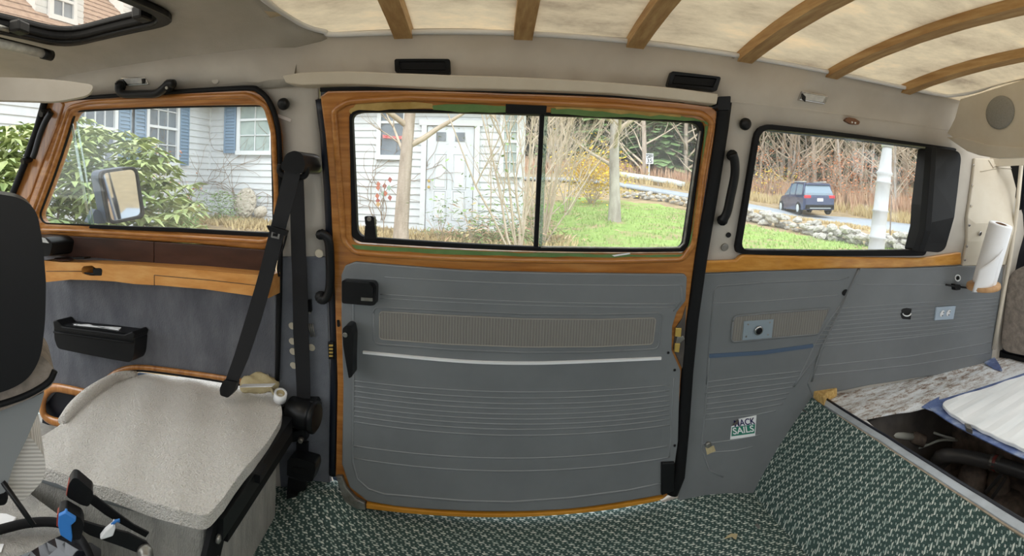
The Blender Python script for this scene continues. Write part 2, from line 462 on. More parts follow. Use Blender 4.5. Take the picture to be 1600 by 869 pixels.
# engine box: sloped carpet face and its metal edge
DK = .30                                        # deck height
top = [PZ(1243, 604, DK), PZ(1310, 650, DK), PZ(1376, 692, DK), PZ(1450, 741, DK), PZ(1530, 793, DK), PZ(1600, 838, DK)]
e0 = top[-1] + (top[-1] - top[-2]).normalized() * .9; top.append(e0)
top.insert(0, top[0] + (top[0] - top[1]).normalized() * .03)
bot = []
for p in top:
    bot.append(Vector((.835 - .03 * max(0, 1.1 - p.y), p.y, 0.0)))
bm = bmesh.new(); nseg = 8; grid = []
for a, b in zip(top, bot):
    grid.append([bm.verts.new(a.lerp(b, k / nseg) + Vector((-.012 * math.sin(math.pi * k / nseg), 0, 0))) for k in range(nseg + 1)])
for A, B in zip(grid[:-1], grid[1:]):
    for k in range(nseg): bm.faces.new((A[k], A[k + 1], B[k + 1], B[k]))
er = struct(empty('wall_engine_box', (.9, 1, 0)), 'sloped carpeted front of the engine box')
o = obj('carpet_face', bm_mesh(bm, 'carpet_face'), 'carpet', er, True); uvmap(o, lambda c: (math.hypot(c.x - .85, c.z), c.y))
sol = o.modifiers.new('thickness', 'SOLIDIFY'); sol.thickness = .01; sol.use_rim = False
rim = [p + Vector((.010, 0, .004)) for p in top]
sweep('edge_strip', rim, 0, mat('pale_edge_metal', (178, 186, 194), (150, 156, 162), rough=.5, scale=12), er, flat=(.013, .004), up=(0, 0, 1), rect=True)
sweep('edge_bead', [p + Vector((.026, 0, .006)) for p in top], .006, 'navy', er, seg=6)
sweep('torn_backing', [p + Vector((-.003, 0, .002)) for p in top[2:]], 0, mat('frayed_backing', (178, 168, 150), (140, 126, 108), rough=.9, scale=30), er, flat=(.005, .003), up=(0, 0, 1), rect=True)

# engine deck
hole = [(1352, 657), (1400, 646), (1447, 637), (1470, 645), (1492, 658), (1512, 668), (1533, 676), (1556, 690), (1576, 699), (1600, 708)]
hw = [tuple(PZ(*p, DK)[:2]) for p in edge_noise(hole, 1.2, 3, 2)][:-1]
far = [(hw[-1][0] + .03 * k, hw[-1][1] - .2 * k) for k in range(1, 4)]
back = [(p.x + .035, p.y) for p in top[1:]][::-1]
back = [p for p in back if p[1] < hw[0][1] - .02]
hw2 = hw + far + [(b[0], b[1]) for b in back if b[1] > far[-1][1] + .02]
def deck_z(x, y): return .005 * max(-.3, math.sin(y * 62)) * (1 if y > 1.12 else .3)
dk = struct(empty('floor_engine_deck', (1.4, 1, DK)), 'worn white metal deck over the engine')
ck = [(top[1].x + .03, 1.50), (top[0].x + .03, 1.52), (2.0, 1.24), (2.15, 1.1), (2.15, -.55), (e0.x + .03, -.55)]
ck += [(p[0], p[1]) for p in back if p[1] < far[-1][1]] if False else []
level('deck_sheet', ck, DK, .004, 'deck', dk, world=True, holes=[hw2], g=.05, zf=deck_z)
# blue painted surround and white corrugated lid
L0, L1, L2, L3 = PZ(1466, 628, DK + .02), PZ(1600, 586, DK + .02), PZ(1490, 650, DK + .02), PZ(1600, 701, DK + .02)
du, dv = (L1.xy - L0.xy).normalized(), (L3.xy - L2.xy).normalized()
F1, F2 = L0.xy + du * ((2.02 - L0.x) / du.x), L2.xy + dv * ((L2.y + .15) / -dv.y)
def lid_out(m_): return rpoly([tuple(L0.xy + Vector((-m_, m_ * 1.9))), tuple(F1 + Vector((0, m_ * 1.9))), (2.02, F2.y), tuple(F2 + Vector((-m_, 0))), tuple(L2.xy + Vector((-m_, -m_ * .3)))], [.05, 0, 0, 0, .06], 6)
bl_ = [tuple(PZ(*p, DK + .008)[:2]) for p in ((1440, 635), (1452, 627), (1468, 619))]
level('blue_surround', lid_out(.022), DK + .008, .003, 'deckblue', dk, g=.06, world=True)
level('blue_patch', [bl_[0], bl_[1], bl_[2], tuple(L0.xy), tuple(L2.xy), tuple(PZ(1471, 646, DK + .008)[:2]), tuple(PZ(1447, 638, DK + .008)[:2])], DK + .0065, .002, 'deckblue', dk, world=True)
ld = level('deck_lid', lid_out(0), DK + .02, .011, 'lid', None, bev=.004, g=.03, world=True, zf=lambda x, y: .0024 * max(-.2, math.sin((y - .12 * x) * 2 * math.pi / .07)))
tag(ld, 'white ribbed metal lid with a rounded corner on the engine deck', 'hatch lid')
# engine bay under the hole
bay = struct(empty('wall_engine_bay', (1.5, .8, -.1)), 'dark engine bay below the open deck')
box('bay_floor', (1.5, 2.0, .02), Matrix.Translation((1.72, .75, -.12)), 'dark', bay)
box('bay_side', (1.3, .02, .40), Matrix.Translation((1.62, 1.17, .08)), 'dark', bay)
box('bay_back', (.02, 1.6, .40), Matrix.Translation((1.50, .4, .08)), 'rust', bay)
box('bay_front', (.02, 2.2, .40), Matrix.Translation((.985, .3, .07)), 'dark', bay)

# ---- the side itself (cream headliner, pillars) with openings for two doors and the rear window
fd_open = [(20, 345), (90, 158), (120, 151), (250, 143), (384, 137), (412, 148), (430, 180), (438, 230), (437, 400), (434, 500), (432, 606), (400, 612), (200, 590), (165, 600), (120, 640), (60, 690), (5, 690)]
sd_open = [(497, 139), (700, 141), (900, 146), (1128, 163), (1128, 175), (1112, 290), (1092, 420), (1078, 560), (1068, 700), (1058, 775), (1000, 800), (780, 815), (570, 805), (530, 790), (514, 745), (516, 600), (511, 420), (505, 300), (498, 200)]
rw_open = rpoly([(1185, 199), (1490, 236), (1442, 393), (1157, 394)], [22, 10, 10, 16])
x0, x1 = -2.2, 2.02
fr = [(lambda q: (q.x, q.z))(W(*p)) for p in ((68, 128), (66, 160), (50, 222), (14, 316), (-20, 372))]
outer = [(x0, -.02), (x1, -.02), (x1, 1.33), (fr[0][0], 1.33)] + fr + [(x0, fr[-1][1])]
def wh(l): return [(lambda q: (q.x, q.z))(W(p[0], p[1], 0)) for p in l]
fdh, sdh, rwh = wh(fd_open), wh(sd_open), wh(rw_open)
wr = struct(empty('wall_right', (0, 1.5, 0)), 'cream lined inner side of the van with window openings')
slab('side_lining', [outer, fdh, sdh, rwh], lambda u, v, d: (u, wy(u, v) + d, v), .02, .08, 0, 2, 'headliner', wr, True)
slab('outer_skin', [outer, fdh, sdh, rwh], lambda u, v, d: (u, wy(u, v) + .06 + d, v), .004, .1, 0, 2, mat('blue_grey_body', (84, 104, 134), rough=.3, coat=.4), wr, True)
# front of the cab side, ahead of the windscreen pillar, is open: cut by the windscreen below
# grey lower half of the B pillar
wall('pillar_panel', [(438, 401), (508, 401), (513, 500), (516, 600), (515, 742), (520, 800), (440, 800), (428, 620), (434, 500)], 'pillar_carpet', wr, off=.006, th=.02, bev=.003)

# ---- front headliner and ceiling (the front part, with the sunroof) --------------------------------
RX = -.47
sec = [(wy(-1, 1.22), 1.22), (1.222, 1.26), (1.19, 1.30), (1.145, 1.332), (1.07, 1.352), (.97, 1.361), (.6, 1.368), (.0, 1.37), (-.6, 1.37)]
sec = [tuple(p) for p in curve([(a, b, 0) for a, b in sec], 3)]
acc = [0]
for a, b in zip(sec[:-1], sec[1:]): acc.append(acc[-1] + math.dist(a[:2], b[:2]))
def sec_at(s):
    i = max(0, min(len(acc) - 2, int(np.searchsorted(acc, s) - 1))); t = (s - acc[i]) / (acc[i + 1] - acc[i])
    return sec[i][0] + (sec[i + 1][0] - sec[i][0]) * t, sec[i][1] + (sec[i + 1][1] - sec[i][1]) * t
def s_of_y(y):
    for i in range(len(sec) - 1):
        if sec[i + 1][0] <= y <= sec[i][0]: return acc[i] + (acc[i + 1] - acc[i]) * (sec[i][0] - y) / (sec[i][0] - sec[i + 1][0])
    return acc[-1]
SR0, SR1, SY0, SY1 = -1.09, -.72, .30, .985      # sunroof opening
sun_hole = rpoly([(SR0, s_of_y(SY1)), (SR1, s_of_y(SY1)), (SR1, s_of_y(SY0)), (SR0, s_of_y(SY0))], .09, 6)
cl = struct(empty('ceiling', (-1.2, .5, 1.37)), 'cream headliner over the cab with a sunroof opening')
rear_edge = [(RX + .075, s_of_y(1.165)), (RX + .03, s_of_y(1.13)), (RX + .005, s_of_y(1.06)), (RX, s_of_y(.95)), (RX, acc[-1])]
lo_rear = [(RX - .03, 0), (RX - .01, s_of_y(1.19))]
slab('roof_lining', [[(-1.20, 0)] + lo_rear + rear_edge + [(-1.8, acc[-1]), (-1.66, .16)], sun_hole],
     lambda u, s, d: (lambda q: (u, q[0] + d * .5, q[1] + d))(sec_at(s)), .02, .07, 0, 2, 'headliner_ribbed', cl, True)
# seam lines in the headliner
for px in ([(268, 68), (300, 95), (328, 122)], [(395, 132), (445, 122)]):
    sweep('seam', wpath(px, .003), .0016, 'headliner', cl, seg=5)

# ---- rear roof: raw fibreglass with timber ribs, white piping round its edge
def roof_z(y): return H + .410 - .06 * min(1.2, (abs(y) / 1.19)) ** 4
bm = bmesh.new(); gr = []
for i in range(27):
    x = -.50 + i * (2.06 / 26)
    gr.append([bm.verts.new((x, y, roof_z(y) + .004 * math.sin(x * 9 + y * 3))) for y in [1.20 - k * .10 for k in range(19)]])
for A, B in zip(gr[:-1], gr[1:]):
    for k in range(18): bm.faces.new((A[k], A[k + 1], B[k + 1], B[k]))
rf = struct(empty('ceiling_rear', (.5, .3, 1.39)), 'raw fibreglass roof skin over the rear of the van')
obj('fibreglass_skin', bm_mesh(bm, 'fibreglass_skin'), 'fibre', rf, True)
# side band between the door header and the piping
bm = bmesh.new(); gr = []
for i in range(30):
    x = -.52 + i * (2.10 / 29); row = []
    for y, z in [(wy(x, 1.22), 1.22), (1.224, 1.26), (1.205, 1.295), (1.185, 1.325), (1.175, 1.338)]: row.append(bm.verts.new((x, y - .002, z)))
    gr.append(row)
for A, B in zip(gr[:-1], gr[1:]):
    for k in range(4): bm.faces.new((A[k], A[k + 1], B[k + 1], B[k]))
obj('side_headliner', bm_mesh(bm, 'side_headliner'), 'headliner', wr, True)
pip = [(RX - .004, .1, 1.375), (RX - .004, .8, 1.368), (RX, .98, 1.358), (RX + .012, 1.06, 1.352), (RX + .035, 1.12, 1.342), (RX + .07, 1.155, 1.336), (RX + .12, 1.163, 1.328), (0, 1.166, 1.328), (.5, 1.166, 1.328), (1.0, 1.164, 1.328), (1.36, 1.15, 1.330), (1.44, 1.13, 1.338), (1.478, 1.06, 1.352), (1.485, .9, 1.378), (1.485, .4, 1.392)]
o = sweep('trim_1', curve(pip, 6), .0065, 'piping', seg=8); struct(o, 'white rubber piping along the edge of the raw roof')
RIBL = {632: 'arched timber roof rib closest to the cab headliner', 817: 'second timber roof rib counted from the cab', 990: 'third timber roof rib counted from the cab', 1160: 'fourth timber roof rib counted from the cab', 1296: 'fifth timber roof rib, before the last one by the speaker', 1412: 'last timber roof rib, beside the speaker panel'}
for px, py in ((632, 52), (817, 51), (990, 60), (1160, 82), (1296, 112), (1412, 136)):
    p = PY(px, py, 1.185)
    ys = [1.178, 1.15, 1.08, .98, .85, .7, .5, .25, 0, -.4]
    rb = sweep('roof_rib', [(p.x, y, roof_z(y) - .008) for y in ys], 0, 'rib', None, flat=(.0215, .016), up=(0, 0, 1), rect=True)
    tag(rb, RIBL[px], 'roof rib', 'timber ribs under the roof')

# ---- rear header panel with the speaker, rear corner, hatch edge
RPX = 1.47
def on_rear(px, py, x=RPX): return PX(px, py, x)
def rear_slab(name, px, x, th, m, parent, holes=(), bev=0, g=.07, lean=0.0):
    cv = lambda l: [p[1:] if p[0] == 'Y' else (lambda q: (q.y, q.z))(PX(p[0], p[1], x)) for p in l]
    return slab(name, [cv(px)] + [cv(h) for h in holes], lambda u, v, d: (x + d + lean * (v - 1.2), u, v), th, g, bev, 2, m, parent)
rp = struct(empty('wall_rear', (RPX, .8, 1.2)), 'cream padded header panel above the rear hatch')
rear_slab('header_panel', [(1500, 155), (1530, 146), (1600, 124), ('Y', -.6, 1.36), ('Y', -.6, 1.14), (1600, 236), (1545, 228), (1488, 214), (1480, 208), (1492, 185)], RPX, .03, 'cream', rp, bev=.006)
rear_slab('corner_fill', [(1478, 225), (1600, 225), (1600, 258), (1500, 262)], RPX + .25, .02, 'cream', rp)
rear_slab('hanging_flap', [(1478, 214), (1500, 214), (1545, 226), (1600, 230), ('Y', -.6, 1.15), ('Y', -.6, 1.11), (1600, 247), (1560, 248), (1530, 243), (1510, 236)], RPX - .012, .012, 'cream', rp, bev=.004)
spk = thing('ceiling_speaker', PX(1563, 176, RPX), 'round grey speaker grille in the cream panel above the hatch', 'speaker')
c = PX(1563, 176, RPX - .001)
lathe('grille', [(.058, 0), (.058, .004), (.05, .008), (0.001, .010)], frame_at(c, (-1, 0, 0), (0, 1, 0)), mat('speaker_grey', (146, 144, 138), (136, 134, 128), rough=.8, scale=200), spk, 28)
# D pillar: quilted cream covering with snaps, on the side
dp = wall('corner_cover', [(1524, 247), (1592, 250), (1584, 330), (1574, 414), (1504, 416), (1512, 340)], 'cream', wr, off=.016, th=.014, bev=.004)
for q in ((1521, 258), (1519, 290), (1517, 322), (1514, 352), (1510, 385), (1507, 406), (1531, 365), (1577, 368)):
    disc('snap', *q, .005 if q[0] != 1531 else .009, .004, 'chrome', dp, off=.016, seg=10)
sweep('seam', wpath([(1532, 268), (1560, 262), (1588, 264)], .018), .002, 'cream', dp, seg=5)
sweep('seam', wpath([(1545, 250), (1552, 262), (1562, 250)], .018), .003, 'cream', dp, seg=5)
# hatch: navy body edge, rubber seal, grey lining
ht = struct(empty('door_3', (1.86, .9, .3)), 'tailgate seen edge on, grey padded lining')
HX = 1.80
def rs(name, px, x, th, m, bev=.004, hl=()): return rear_slab(name, px, x, th, m, ht, bev=bev, holes=hl)
slab('lining', [rpoly([(1.16, .335), (1.12, .66), (1.02, .71), (-.48, .71), (-.5, .335)], [.05, .04, .05, .06, .05])], lambda u, v, d: (HX + d, u, v), .03, .12, .008, 3, 'seatdark', ht)
hb_ = [[(1.24, .27), (1.20, .7), (1.10, 1.31), (-.6, 1.31), (-.62, .27)]]
hole_ = rpoly([(1.03, .78), (.99, 1.20), (-.48, 1.20), (-.5, .78)], .06)
slab('seal', hb_ + [rpoly([(1.19, .32), (1.10, .75), (1.06, 1.24), (-.54, 1.24), (-.55, .32)], .05)], lambda u, v, d: (HX + .02 + d, u, v), .03, .12, .006, 2, 'rubber', ht)
slab('outer_panel', hb_ + [hole_], lambda u, v, d: (HX + .035 + d, u, v), .02, .12, .002, 2, 'navy', ht)
slab('pane', [hole_], lambda u, v, d: (HX + .045 + d, u, v), .004, .3, 0, 2, 'glass', ht)
sweep('hatch_edge', [PX(a, b, HX - .04) for a, b in ((1596, 256), (1590, 320), (1579, 400), (1566, 470), (1553, 545))], .010, 'cream', ht, seg=6)
level('blue_corner', [(1538, 566), (1554, 558), (1562, 570), (1566, 578), (1552, 574)], DK + .01, .006, 'deckblue', dk)

# ---- the other side of the van, unseen behind the camera: added to dim the interior, sills lowered to relight it
wl_ = struct(empty('wall_left', (0, -.62, 0)), 'unseen driver side of the van with window band sized for interior light')
holes_ = [[(-1.55, .70), (-.62, .70), (-.62, 1.27), (-1.3, 1.27)], [(-.5, .70), (.55, .70), (.55, 1.27), (-.5, 1.27)], [(.68, .70), (1.85, .70), (1.85, 1.27), (.68, 1.27)]]
slab('side_lining', [[(-2.2, -.02), (2.0, -.02), (2.0, 1.34), (-1.4, 1.34), (-1.75, .86), (-2.2, .82)]] + holes_, lambda u, v, d: (u, -.62 - d - .1 * max(0, .85 - v) * .2, v), .03, .2, 0, 2, 'vinyl', wl_)
# =================================================================== SLIDING DOOR
d2 = struct(empty('door_2', (.1, 1.5, .02)), 'closed sliding door with amber wood-look frame and grey vinyl lining')
shell = [(500, 150), (512, 142), (640, 141), (800, 146), (960, 152), (1060, 160), (1112, 167), (1121, 174), (1116, 220), (1104, 290), (1086, 405), (1074, 520), (1068, 600), (1062, 700), (1052, 768), (1036, 781), (960, 795), (900, 803), (780, 809), (700, 808), (640, 803), (572, 795), (540, 775), (524, 745), (527, 600), (521, 420), (516, 300), (508, 210)]
win = rpoly([(545, 177), (560, 170), (845, 175), (1098, 189), (1103, 200), (1078, 385), (1070, 396), (840, 395), (556, 381), (549, 372)], 8)
wall('door_frame', shell, 'amber', d2, off=.030, th=.05, holes=[win], g=.06, bev=.010, seg=3)
bead = rpoly([(522, 172), (545, 158), (640, 152), (800, 158), (960, 165), (1095, 177), (1112, 190), (1098, 270), (1084, 380), (1066, 405), (950, 408), (820, 406), (700, 403), (600, 398), (555, 394), (537, 376), (530, 280)], 8)
sweep('frame_bead', wpath([tuple(p) for p in bead], .030, 20), 0, 'amber', d2, flat=(.009, .009), seg=10, closed=True)
# green masking tape along the window, torn
def tape(px, m, off): wall('masking_tape', px, m, d2, off=off, th=.002)
tape(edge_noise([(548, 382), (700, 391), (840, 396), (1000, 398), (1072, 397), (1072, 403), (960, 402), (840, 401), (700, 397), (552, 389)], 1.0, 5, 5), 'tape', .032)
tape(edge_noise([(676, 164), (740, 162), (790, 166), (790, 176), (720, 175), (676, 172)], 1.2, 6, 3), 'tape', .033)
tape(edge_noise([(556, 164), (600, 160), (676, 161), (678, 170), (610, 172), (560, 172), (548, 178), (545, 172)], 1.5, 7, 3), 'tapeedge', .0325)
tape(edge_noise([(860, 168), (960, 172), (1060, 180), (1108, 190), (1110, 200), (1100, 190), (1040, 186), (960, 183), (862, 178)], 1.2, 8, 4), 'tape', .033)
tape(edge_noise([(1102, 196), (1110, 198), (1100, 280), (1086, 372), (1077, 394), (1074, 390), (1084, 350), (1096, 260)], 0.8, 9, 4), 'tape', .033)
tape(edge_noise([(856, 163), (900, 164), (960, 169), (1060, 176), (1064, 182), (1000, 180), (940, 175), (870, 170)], 1.6, 10, 4), 'tapeedge', .0335)
tape([(956, 399), (984, 395), (985, 397), (960, 401)], 'white', .036)
# black gasket, panes, middle bar
gin = rpoly([(550, 180), (564, 175), (845, 180), (1086, 192), (1095, 203), (1068, 382), (1060, 388), (842, 386), (566, 370), (558, 362)], 8)
wall('gasket', rpoly([(534, 190), (552, 169), (845, 174), (1096, 188), (1101, 200), (1077, 384), (1070, 394), (840, 393), (560, 379), (541, 362)], 8), 'rubber', d2, off=.026, th=.022, holes=[gin], bev=.003)
wall('middle_bar', [(844, 176), (851, 176), (841, 392), (834, 392)], 'rubber', d2, off=.024, th=.02, bev=.002)
wall('slide_latch', [(790, 160), (855, 163), (853, 179), (791, 178)], 'rubber', d2, off=.036, th=.012, bev=.002)
wall('pane', [(549, 174), (846, 178), (838, 390), (556, 374)], 'glass', d2, off=.006, th=.003)
wall('pane', [(849, 178), (1098, 190), (1072, 390), (840, 390)], 'glass', d2, off=.012, th=.003)
wall('pane_edge', [(850, 181), (856, 181), (847, 385), (842, 385)], 'glassedge', d2, off=.016, th=.003)
sweep('inner_trim', wpath([(1094, 205), (1082, 290), (1069, 380), (1062, 387), (1000, 388), (845, 386)], .027), .0028, 'steel', d2, seg=6)
t = wall('vent_latch', [(570, 352), (586, 352), (588, 376), (568, 375)], 'black', d2, off=.045, th=.02, bev=.003)
wall('latch_cap', rpoly([(569, 338), (584, 338), (586, 353), (571, 353)], 3), 'black', t, off=.055, th=.022, bev=.003)
disc('latch_button', 577, 342, .006, .004, 'steel', t, off=.056, seg=10)
# lining
panel = [(555, 409), (640, 416), (721, 422), (820, 425), (945, 427), (1070, 428), (1074, 434), (1072, 470), (1058, 488), (1051, 510), (1050, 548), (1064, 580), (1060, 690), (1049, 766), (1034, 774), (960, 787), (890, 796), (780, 800), (700, 798), (620, 792), (574, 784), (546, 762), (534, 726), (536, 600), (533, 500), (533, 430), (539, 415)]
lp = wall('door_lining', panel, 'vinyl', d2, off=.046, th=.016, g=.05, bev=.004, seg=2)
ins = rpoly([(593, 487), (693, 493), (820, 498.5), (930, 499.5), (1025, 497), (1020, 538), (930, 542), (820, 542.5), (700, 538), (593, 530)], [6, 0, 0, 0, 6, 6, 0, 0, 0, 6])
ip = wall('woven_insert', ins, 'insert', lp, off=.049, th=.006, g=.05)
q = wpath([tuple(p) for p in ins] + [ins[0]], .049, 30)
sweep('insert_edge', q, .0018, mat('insert_binding', (150, 147, 140), rough=.8), ip, seg=5)
outr = rpoly([(584, 480), (693, 485), (820, 490.5), (930, 491.5), (1034, 489), (1029, 545), (930, 550), (820, 551), (700, 546), (584, 537)], [9, 0, 0, 0, 9, 9, 0, 0, 0, 9])
sweep('rib', wpath([tuple(p) for p in outr] + [outr[0]], .0455, 30), .003, 'vinyl', lp, seg=6)
LFT = [595, 603, 611, 619, 627, 635, 642, 650, 659, 696.5, 716]
MID = [612.5, 622, 631, 638.8, 647.5, 655, 663, 671, 680.3, 716, 736]
RGT = [601.5, 610, 618.5, 626, 633.5, 641, 648, 655, 664, 696.5, 714.6]
def rib3(l, m_, r, xl, xm, xr, r0=.0024, name='rib', m='vinyl_line', par=lp, off=.0455):
    pts = []
    for k in range(25):
        x = xl + (xr - xl) * k / 24
        a = (x - xm) * (x - xr) / ((xl - xm) * (xl - xr)); b = (x - xl) * (x - xr) / ((xm - xl) * (xm - xr)); c = (x - xl) * (x - xm) / ((xr - xl) * (xr - xm))
        pts.append(W(x, a * l + b * m_ + c * r, off))
    return sweep(name, pts, r0, m, par, seg=6)
for l, m_, r in zip(LFT, MID, RGT): rib3(l, m_, r, 552.5, 800, 1046)
rib3(460, 471.5, 475, 594, 820, 1056); rib3(466, 477, 480, 594, 820, 1054, .0018)
rib3(433, 443.5, 446, 600, 820, 1062, .0022)
sweep('rib', wpath([(552, 470), (553, 600), (551, 720), (558, 748), (576, 764), (600, 772), (726, 782.5), (800, 784), (890, 777.5), (980, 766), (1034, 755)], .0455), .003, 'vinyl_line', lp, seg=6)
sweep('rib', wpath([(1053, 590), (1050, 640), (1046, 715)], .0455), .002, 'vinyl_line', lp, seg=6)
sweep('rib', wpath([(1064, 446), (1066, 470), (1052, 486)], .0455), .003, 'vinyl', lp, seg=6)
o = sweep('trim_strip', [W(x, y, .049) for x, y in curve([(567, 550.5), (676, 561), (748, 566), (820, 567.5), (890, 566), (1033, 560)], 6)], 0, 'white', lp, flat=(.0035, .0028), up=(0, 1, .25), rect=True)
for q in ((1044, 551), (1054, 578), (1054, 696)): disc('screw', *q, .004, .003, 'black', lp, off=.046, seg=8)
# latches and handles on the door
hd = wall('latch_housing', rpoly([(534, 438), (584, 441), (588, 447), (587, 476), (581, 478), (534, 474)], 4), 'black', d2, off=.075, th=.03, bev=.006, seg=3)
wall('latch_lever', rpoly([(538, 440), (577, 443), (583, 450), (582, 464), (541, 462)], 3), 'black', hd, off=.088, th=.02, bev=.005)
wall('latch_badge', [(564, 465), (582, 466), (582, 471), (564, 470)], 'steel', hd, off=.077, th=.003)
gh = wall('pull_handle', rpoly([(535, 514), (541, 508), (549, 510), (552, 524), (551, 560), (551, 588), (545, 592), (541, 570), (536, 540)], 3), 'black', d2, off=.10, th=.045, bev=.008, seg=3)
disc('handle_screw', 539.5, 523, .007, .004, 'steel', gh, off=.10, seg=10)
wall('corner_guard', [(1034, 724), (1055, 723), (1053, 768), (1034, 775)], 'black', d2, off=.056, th=.014, bev=.003)
# rear lock in its cut-out
lk = wall('lock_recess', [(1072, 478), (1066, 498), (1056, 512), (1052, 545), (1068, 580)], 'dark', d2, off=.034, th=.006)
wall('lock_plate', [(1056, 513), (1065, 513), (1064, 527), (1055, 526)], 'brass', lk, off=.042, th=.006, bev=.001)
wall('lock_plate', [(1055, 537), (1063, 537), (1061, 551), (1054, 550)], 'brass', lk, off=.042, th=.006, bev=.001)
wall('lock_pawl', [(1058, 527), (1068, 525), (1070, 530), (1062, 537), (1056, 536)], 'steel', lk, off=.040, th=.006, bev=.001)
# bottom edge and metal corner
wall('sill_edge', [(572, 787), (620, 794), (700, 801), (780, 803.5), (890, 799), (960, 790), (1038, 777), (1030, 783), (960, 796), (890, 804), (780, 809), (700, 807), (620, 801), (572, 795)], 'goldsill', d2, off=.05, th=.02, bev=.002)
mc = wall('metal_corner', [(524, 745), (534, 745), (540, 762), (556, 780), (570, 787), (571, 798), (556, 796), (538, 785)], 'steel', d2, off=.052, th=.015, bev=.003)
disc('corner_bolt', 557, 785, .008, .003, 'steel', mc, off=.053, seg=10)
# side keyhole on the amber edge
wall('edge_slot', rpoly([(526, 500), (530, 500), (531, 511), (527, 511)], 2), 'black', d2, off=.033, th=.004)

# seals down the door opening, dark strip for the top gap's shade, track cover
sl = sweep('trim_2', wpath([(1133, 160), (1128, 200), (1116, 280), (1096, 400), (1082, 500), (1074, 580), (1067, 680), (1061, 745), (1050, 772)], .028), 0, 'rubber', flat=(.020, .013), up=(0, 1, .2), seg=10)
struct(sl, 'thick black rubber seal down the rear edge of the sliding door')
sl = sweep('trim_3', wpath([(500, 155), (507, 210), (513, 300), (518, 420), (523, 560), (520, 742)], .012), 0, 'navy', flat=(.013, .01), up=(0, 1, .2), seg=8)
struct(sl, 'dark gap seal down the front edge of the sliding door')
wall('top_gap_shadow', [(500, 137), (640, 135), (800, 140), (960, 146), (1140, 160), (1140, 172), (1100, 163), (960, 153), (800, 147), (640, 142), (500, 143)], 'rubber', d2, off=.026, th=.01)  # black strip standing in for the shaded gap under the track cover
wall('rear_seal_cap', rpoly([(1122, 151), (1142, 150), (1141, 172), (1122, 172)], 2), 'black', d2, off=.05, th=.03, bev=.004)
cv = wall('trim_4', [(441, 118), (470, 113), (540, 111), (620, 114), (700, 117), (800, 120), (960, 129), (1060, 138), (1123, 147), (1120, 163), (1060, 156), (960, 146), (800, 140), (700, 138), (620, 134), (540, 131), (470, 133), (446, 129)], 'cream', None, off=.055, th=.05, bev=.012, seg=3, g=.06)
struct(cv, 'long padded cream cover over the sliding door track')

# =================================================================== FRONT DOOR
d1 = struct(empty('door_1', (-1.1, 1.4, .0)), 'front passenger door with amber wood-look frame and charcoal carpet lining')
fwin = rpoly([(113, 172), (250, 166), (412, 163), (426, 190), (430, 366), (270, 362), (140, 354), (62, 350), (56, 336)], [14, 0, 16, 10, 8, 0, 0, 10, 6])
fshell = [(38, 340), (60, 270), (96, 158), (122, 152), (250, 144), (384, 138), (410, 146), (427, 172), (436, 210), (437, 375), (412, 392), (300, 381), (180, 374), (66, 368), (44, 360)]
wall('door_frame', fshell, 'amber', d1, off=.025, th=.05, holes=[fwin], bev=.010, seg=3, g=.06)
bead = rpoly([(50, 332), (76, 262), (108, 168), (140, 160), (260, 153), (390, 149), (416, 166), (427, 205), (432, 300), (431, 366), (414, 377), (280, 369), (140, 361), (62, 359)], 8)
sweep('frame_bead', wpath([tuple(p) for p in bead], .025, 20), 0, 'amber', d1, flat=(.009, .008), seg=10, closed=True)
wall('window_gasket', rpoly([(112, 171), (250, 166), (412, 163), (427, 190), (431, 369), (270, 364), (140, 356), (62, 352), (55, 336)], 6), 'rubber', d1, off=.012, th=.01,
     holes=[rpoly([(117, 175), (250, 169), (411, 166), (422, 190), (426, 363), (270, 358), (140, 351), (66, 348), (61, 336)], 6)])
wall('window_ledge', [(140, 351), (280, 356), (424, 364), (424, 371), (280, 363), (138, 357)], 'rubber', d1, off=.030, th=.014, bev=.003)
wall('pane', [(110, 170), (415, 160), (430, 366), (60, 352), (54, 336)], 'glass', d1, off=.0, th=.003)
sweep('pane_edge', wpath([(112, 190), (126, 270), (141, 352)], .004), 0, 'glassedge', d1, flat=(.005, .002), up=(0, 1, .2), rect=True)
sweep('pane_edge', wpath([(120, 190), (134, 270), (146, 352)], .004), 0, 'glassedge', d1, flat=(.0025, .002), up=(0, 1, .2), rect=True)
# lining
wall('brown_board', [(58, 366), (180, 373), (240, 378), (240, 411), (150, 403), (68, 400)], 'brownstrip', d1, off=.03, th=.02, bev=.002)
wall('brown_board', [(241, 378), (330, 384), (416, 391), (412, 428), (330, 420), (241, 411.5)], 'brownstrip', d1, off=.03, th=.02, bev=.002)
wall('lining', [(40, 372), (180, 380), (425, 396), (431, 470), (430, 600), (400, 602), (300, 588), (235, 577), (196, 579), (172, 590), (140, 612), (90, 606), (62, 640), (50, 610)], 'doorcarpet', d1, off=.02, th=.016, bev=.003)
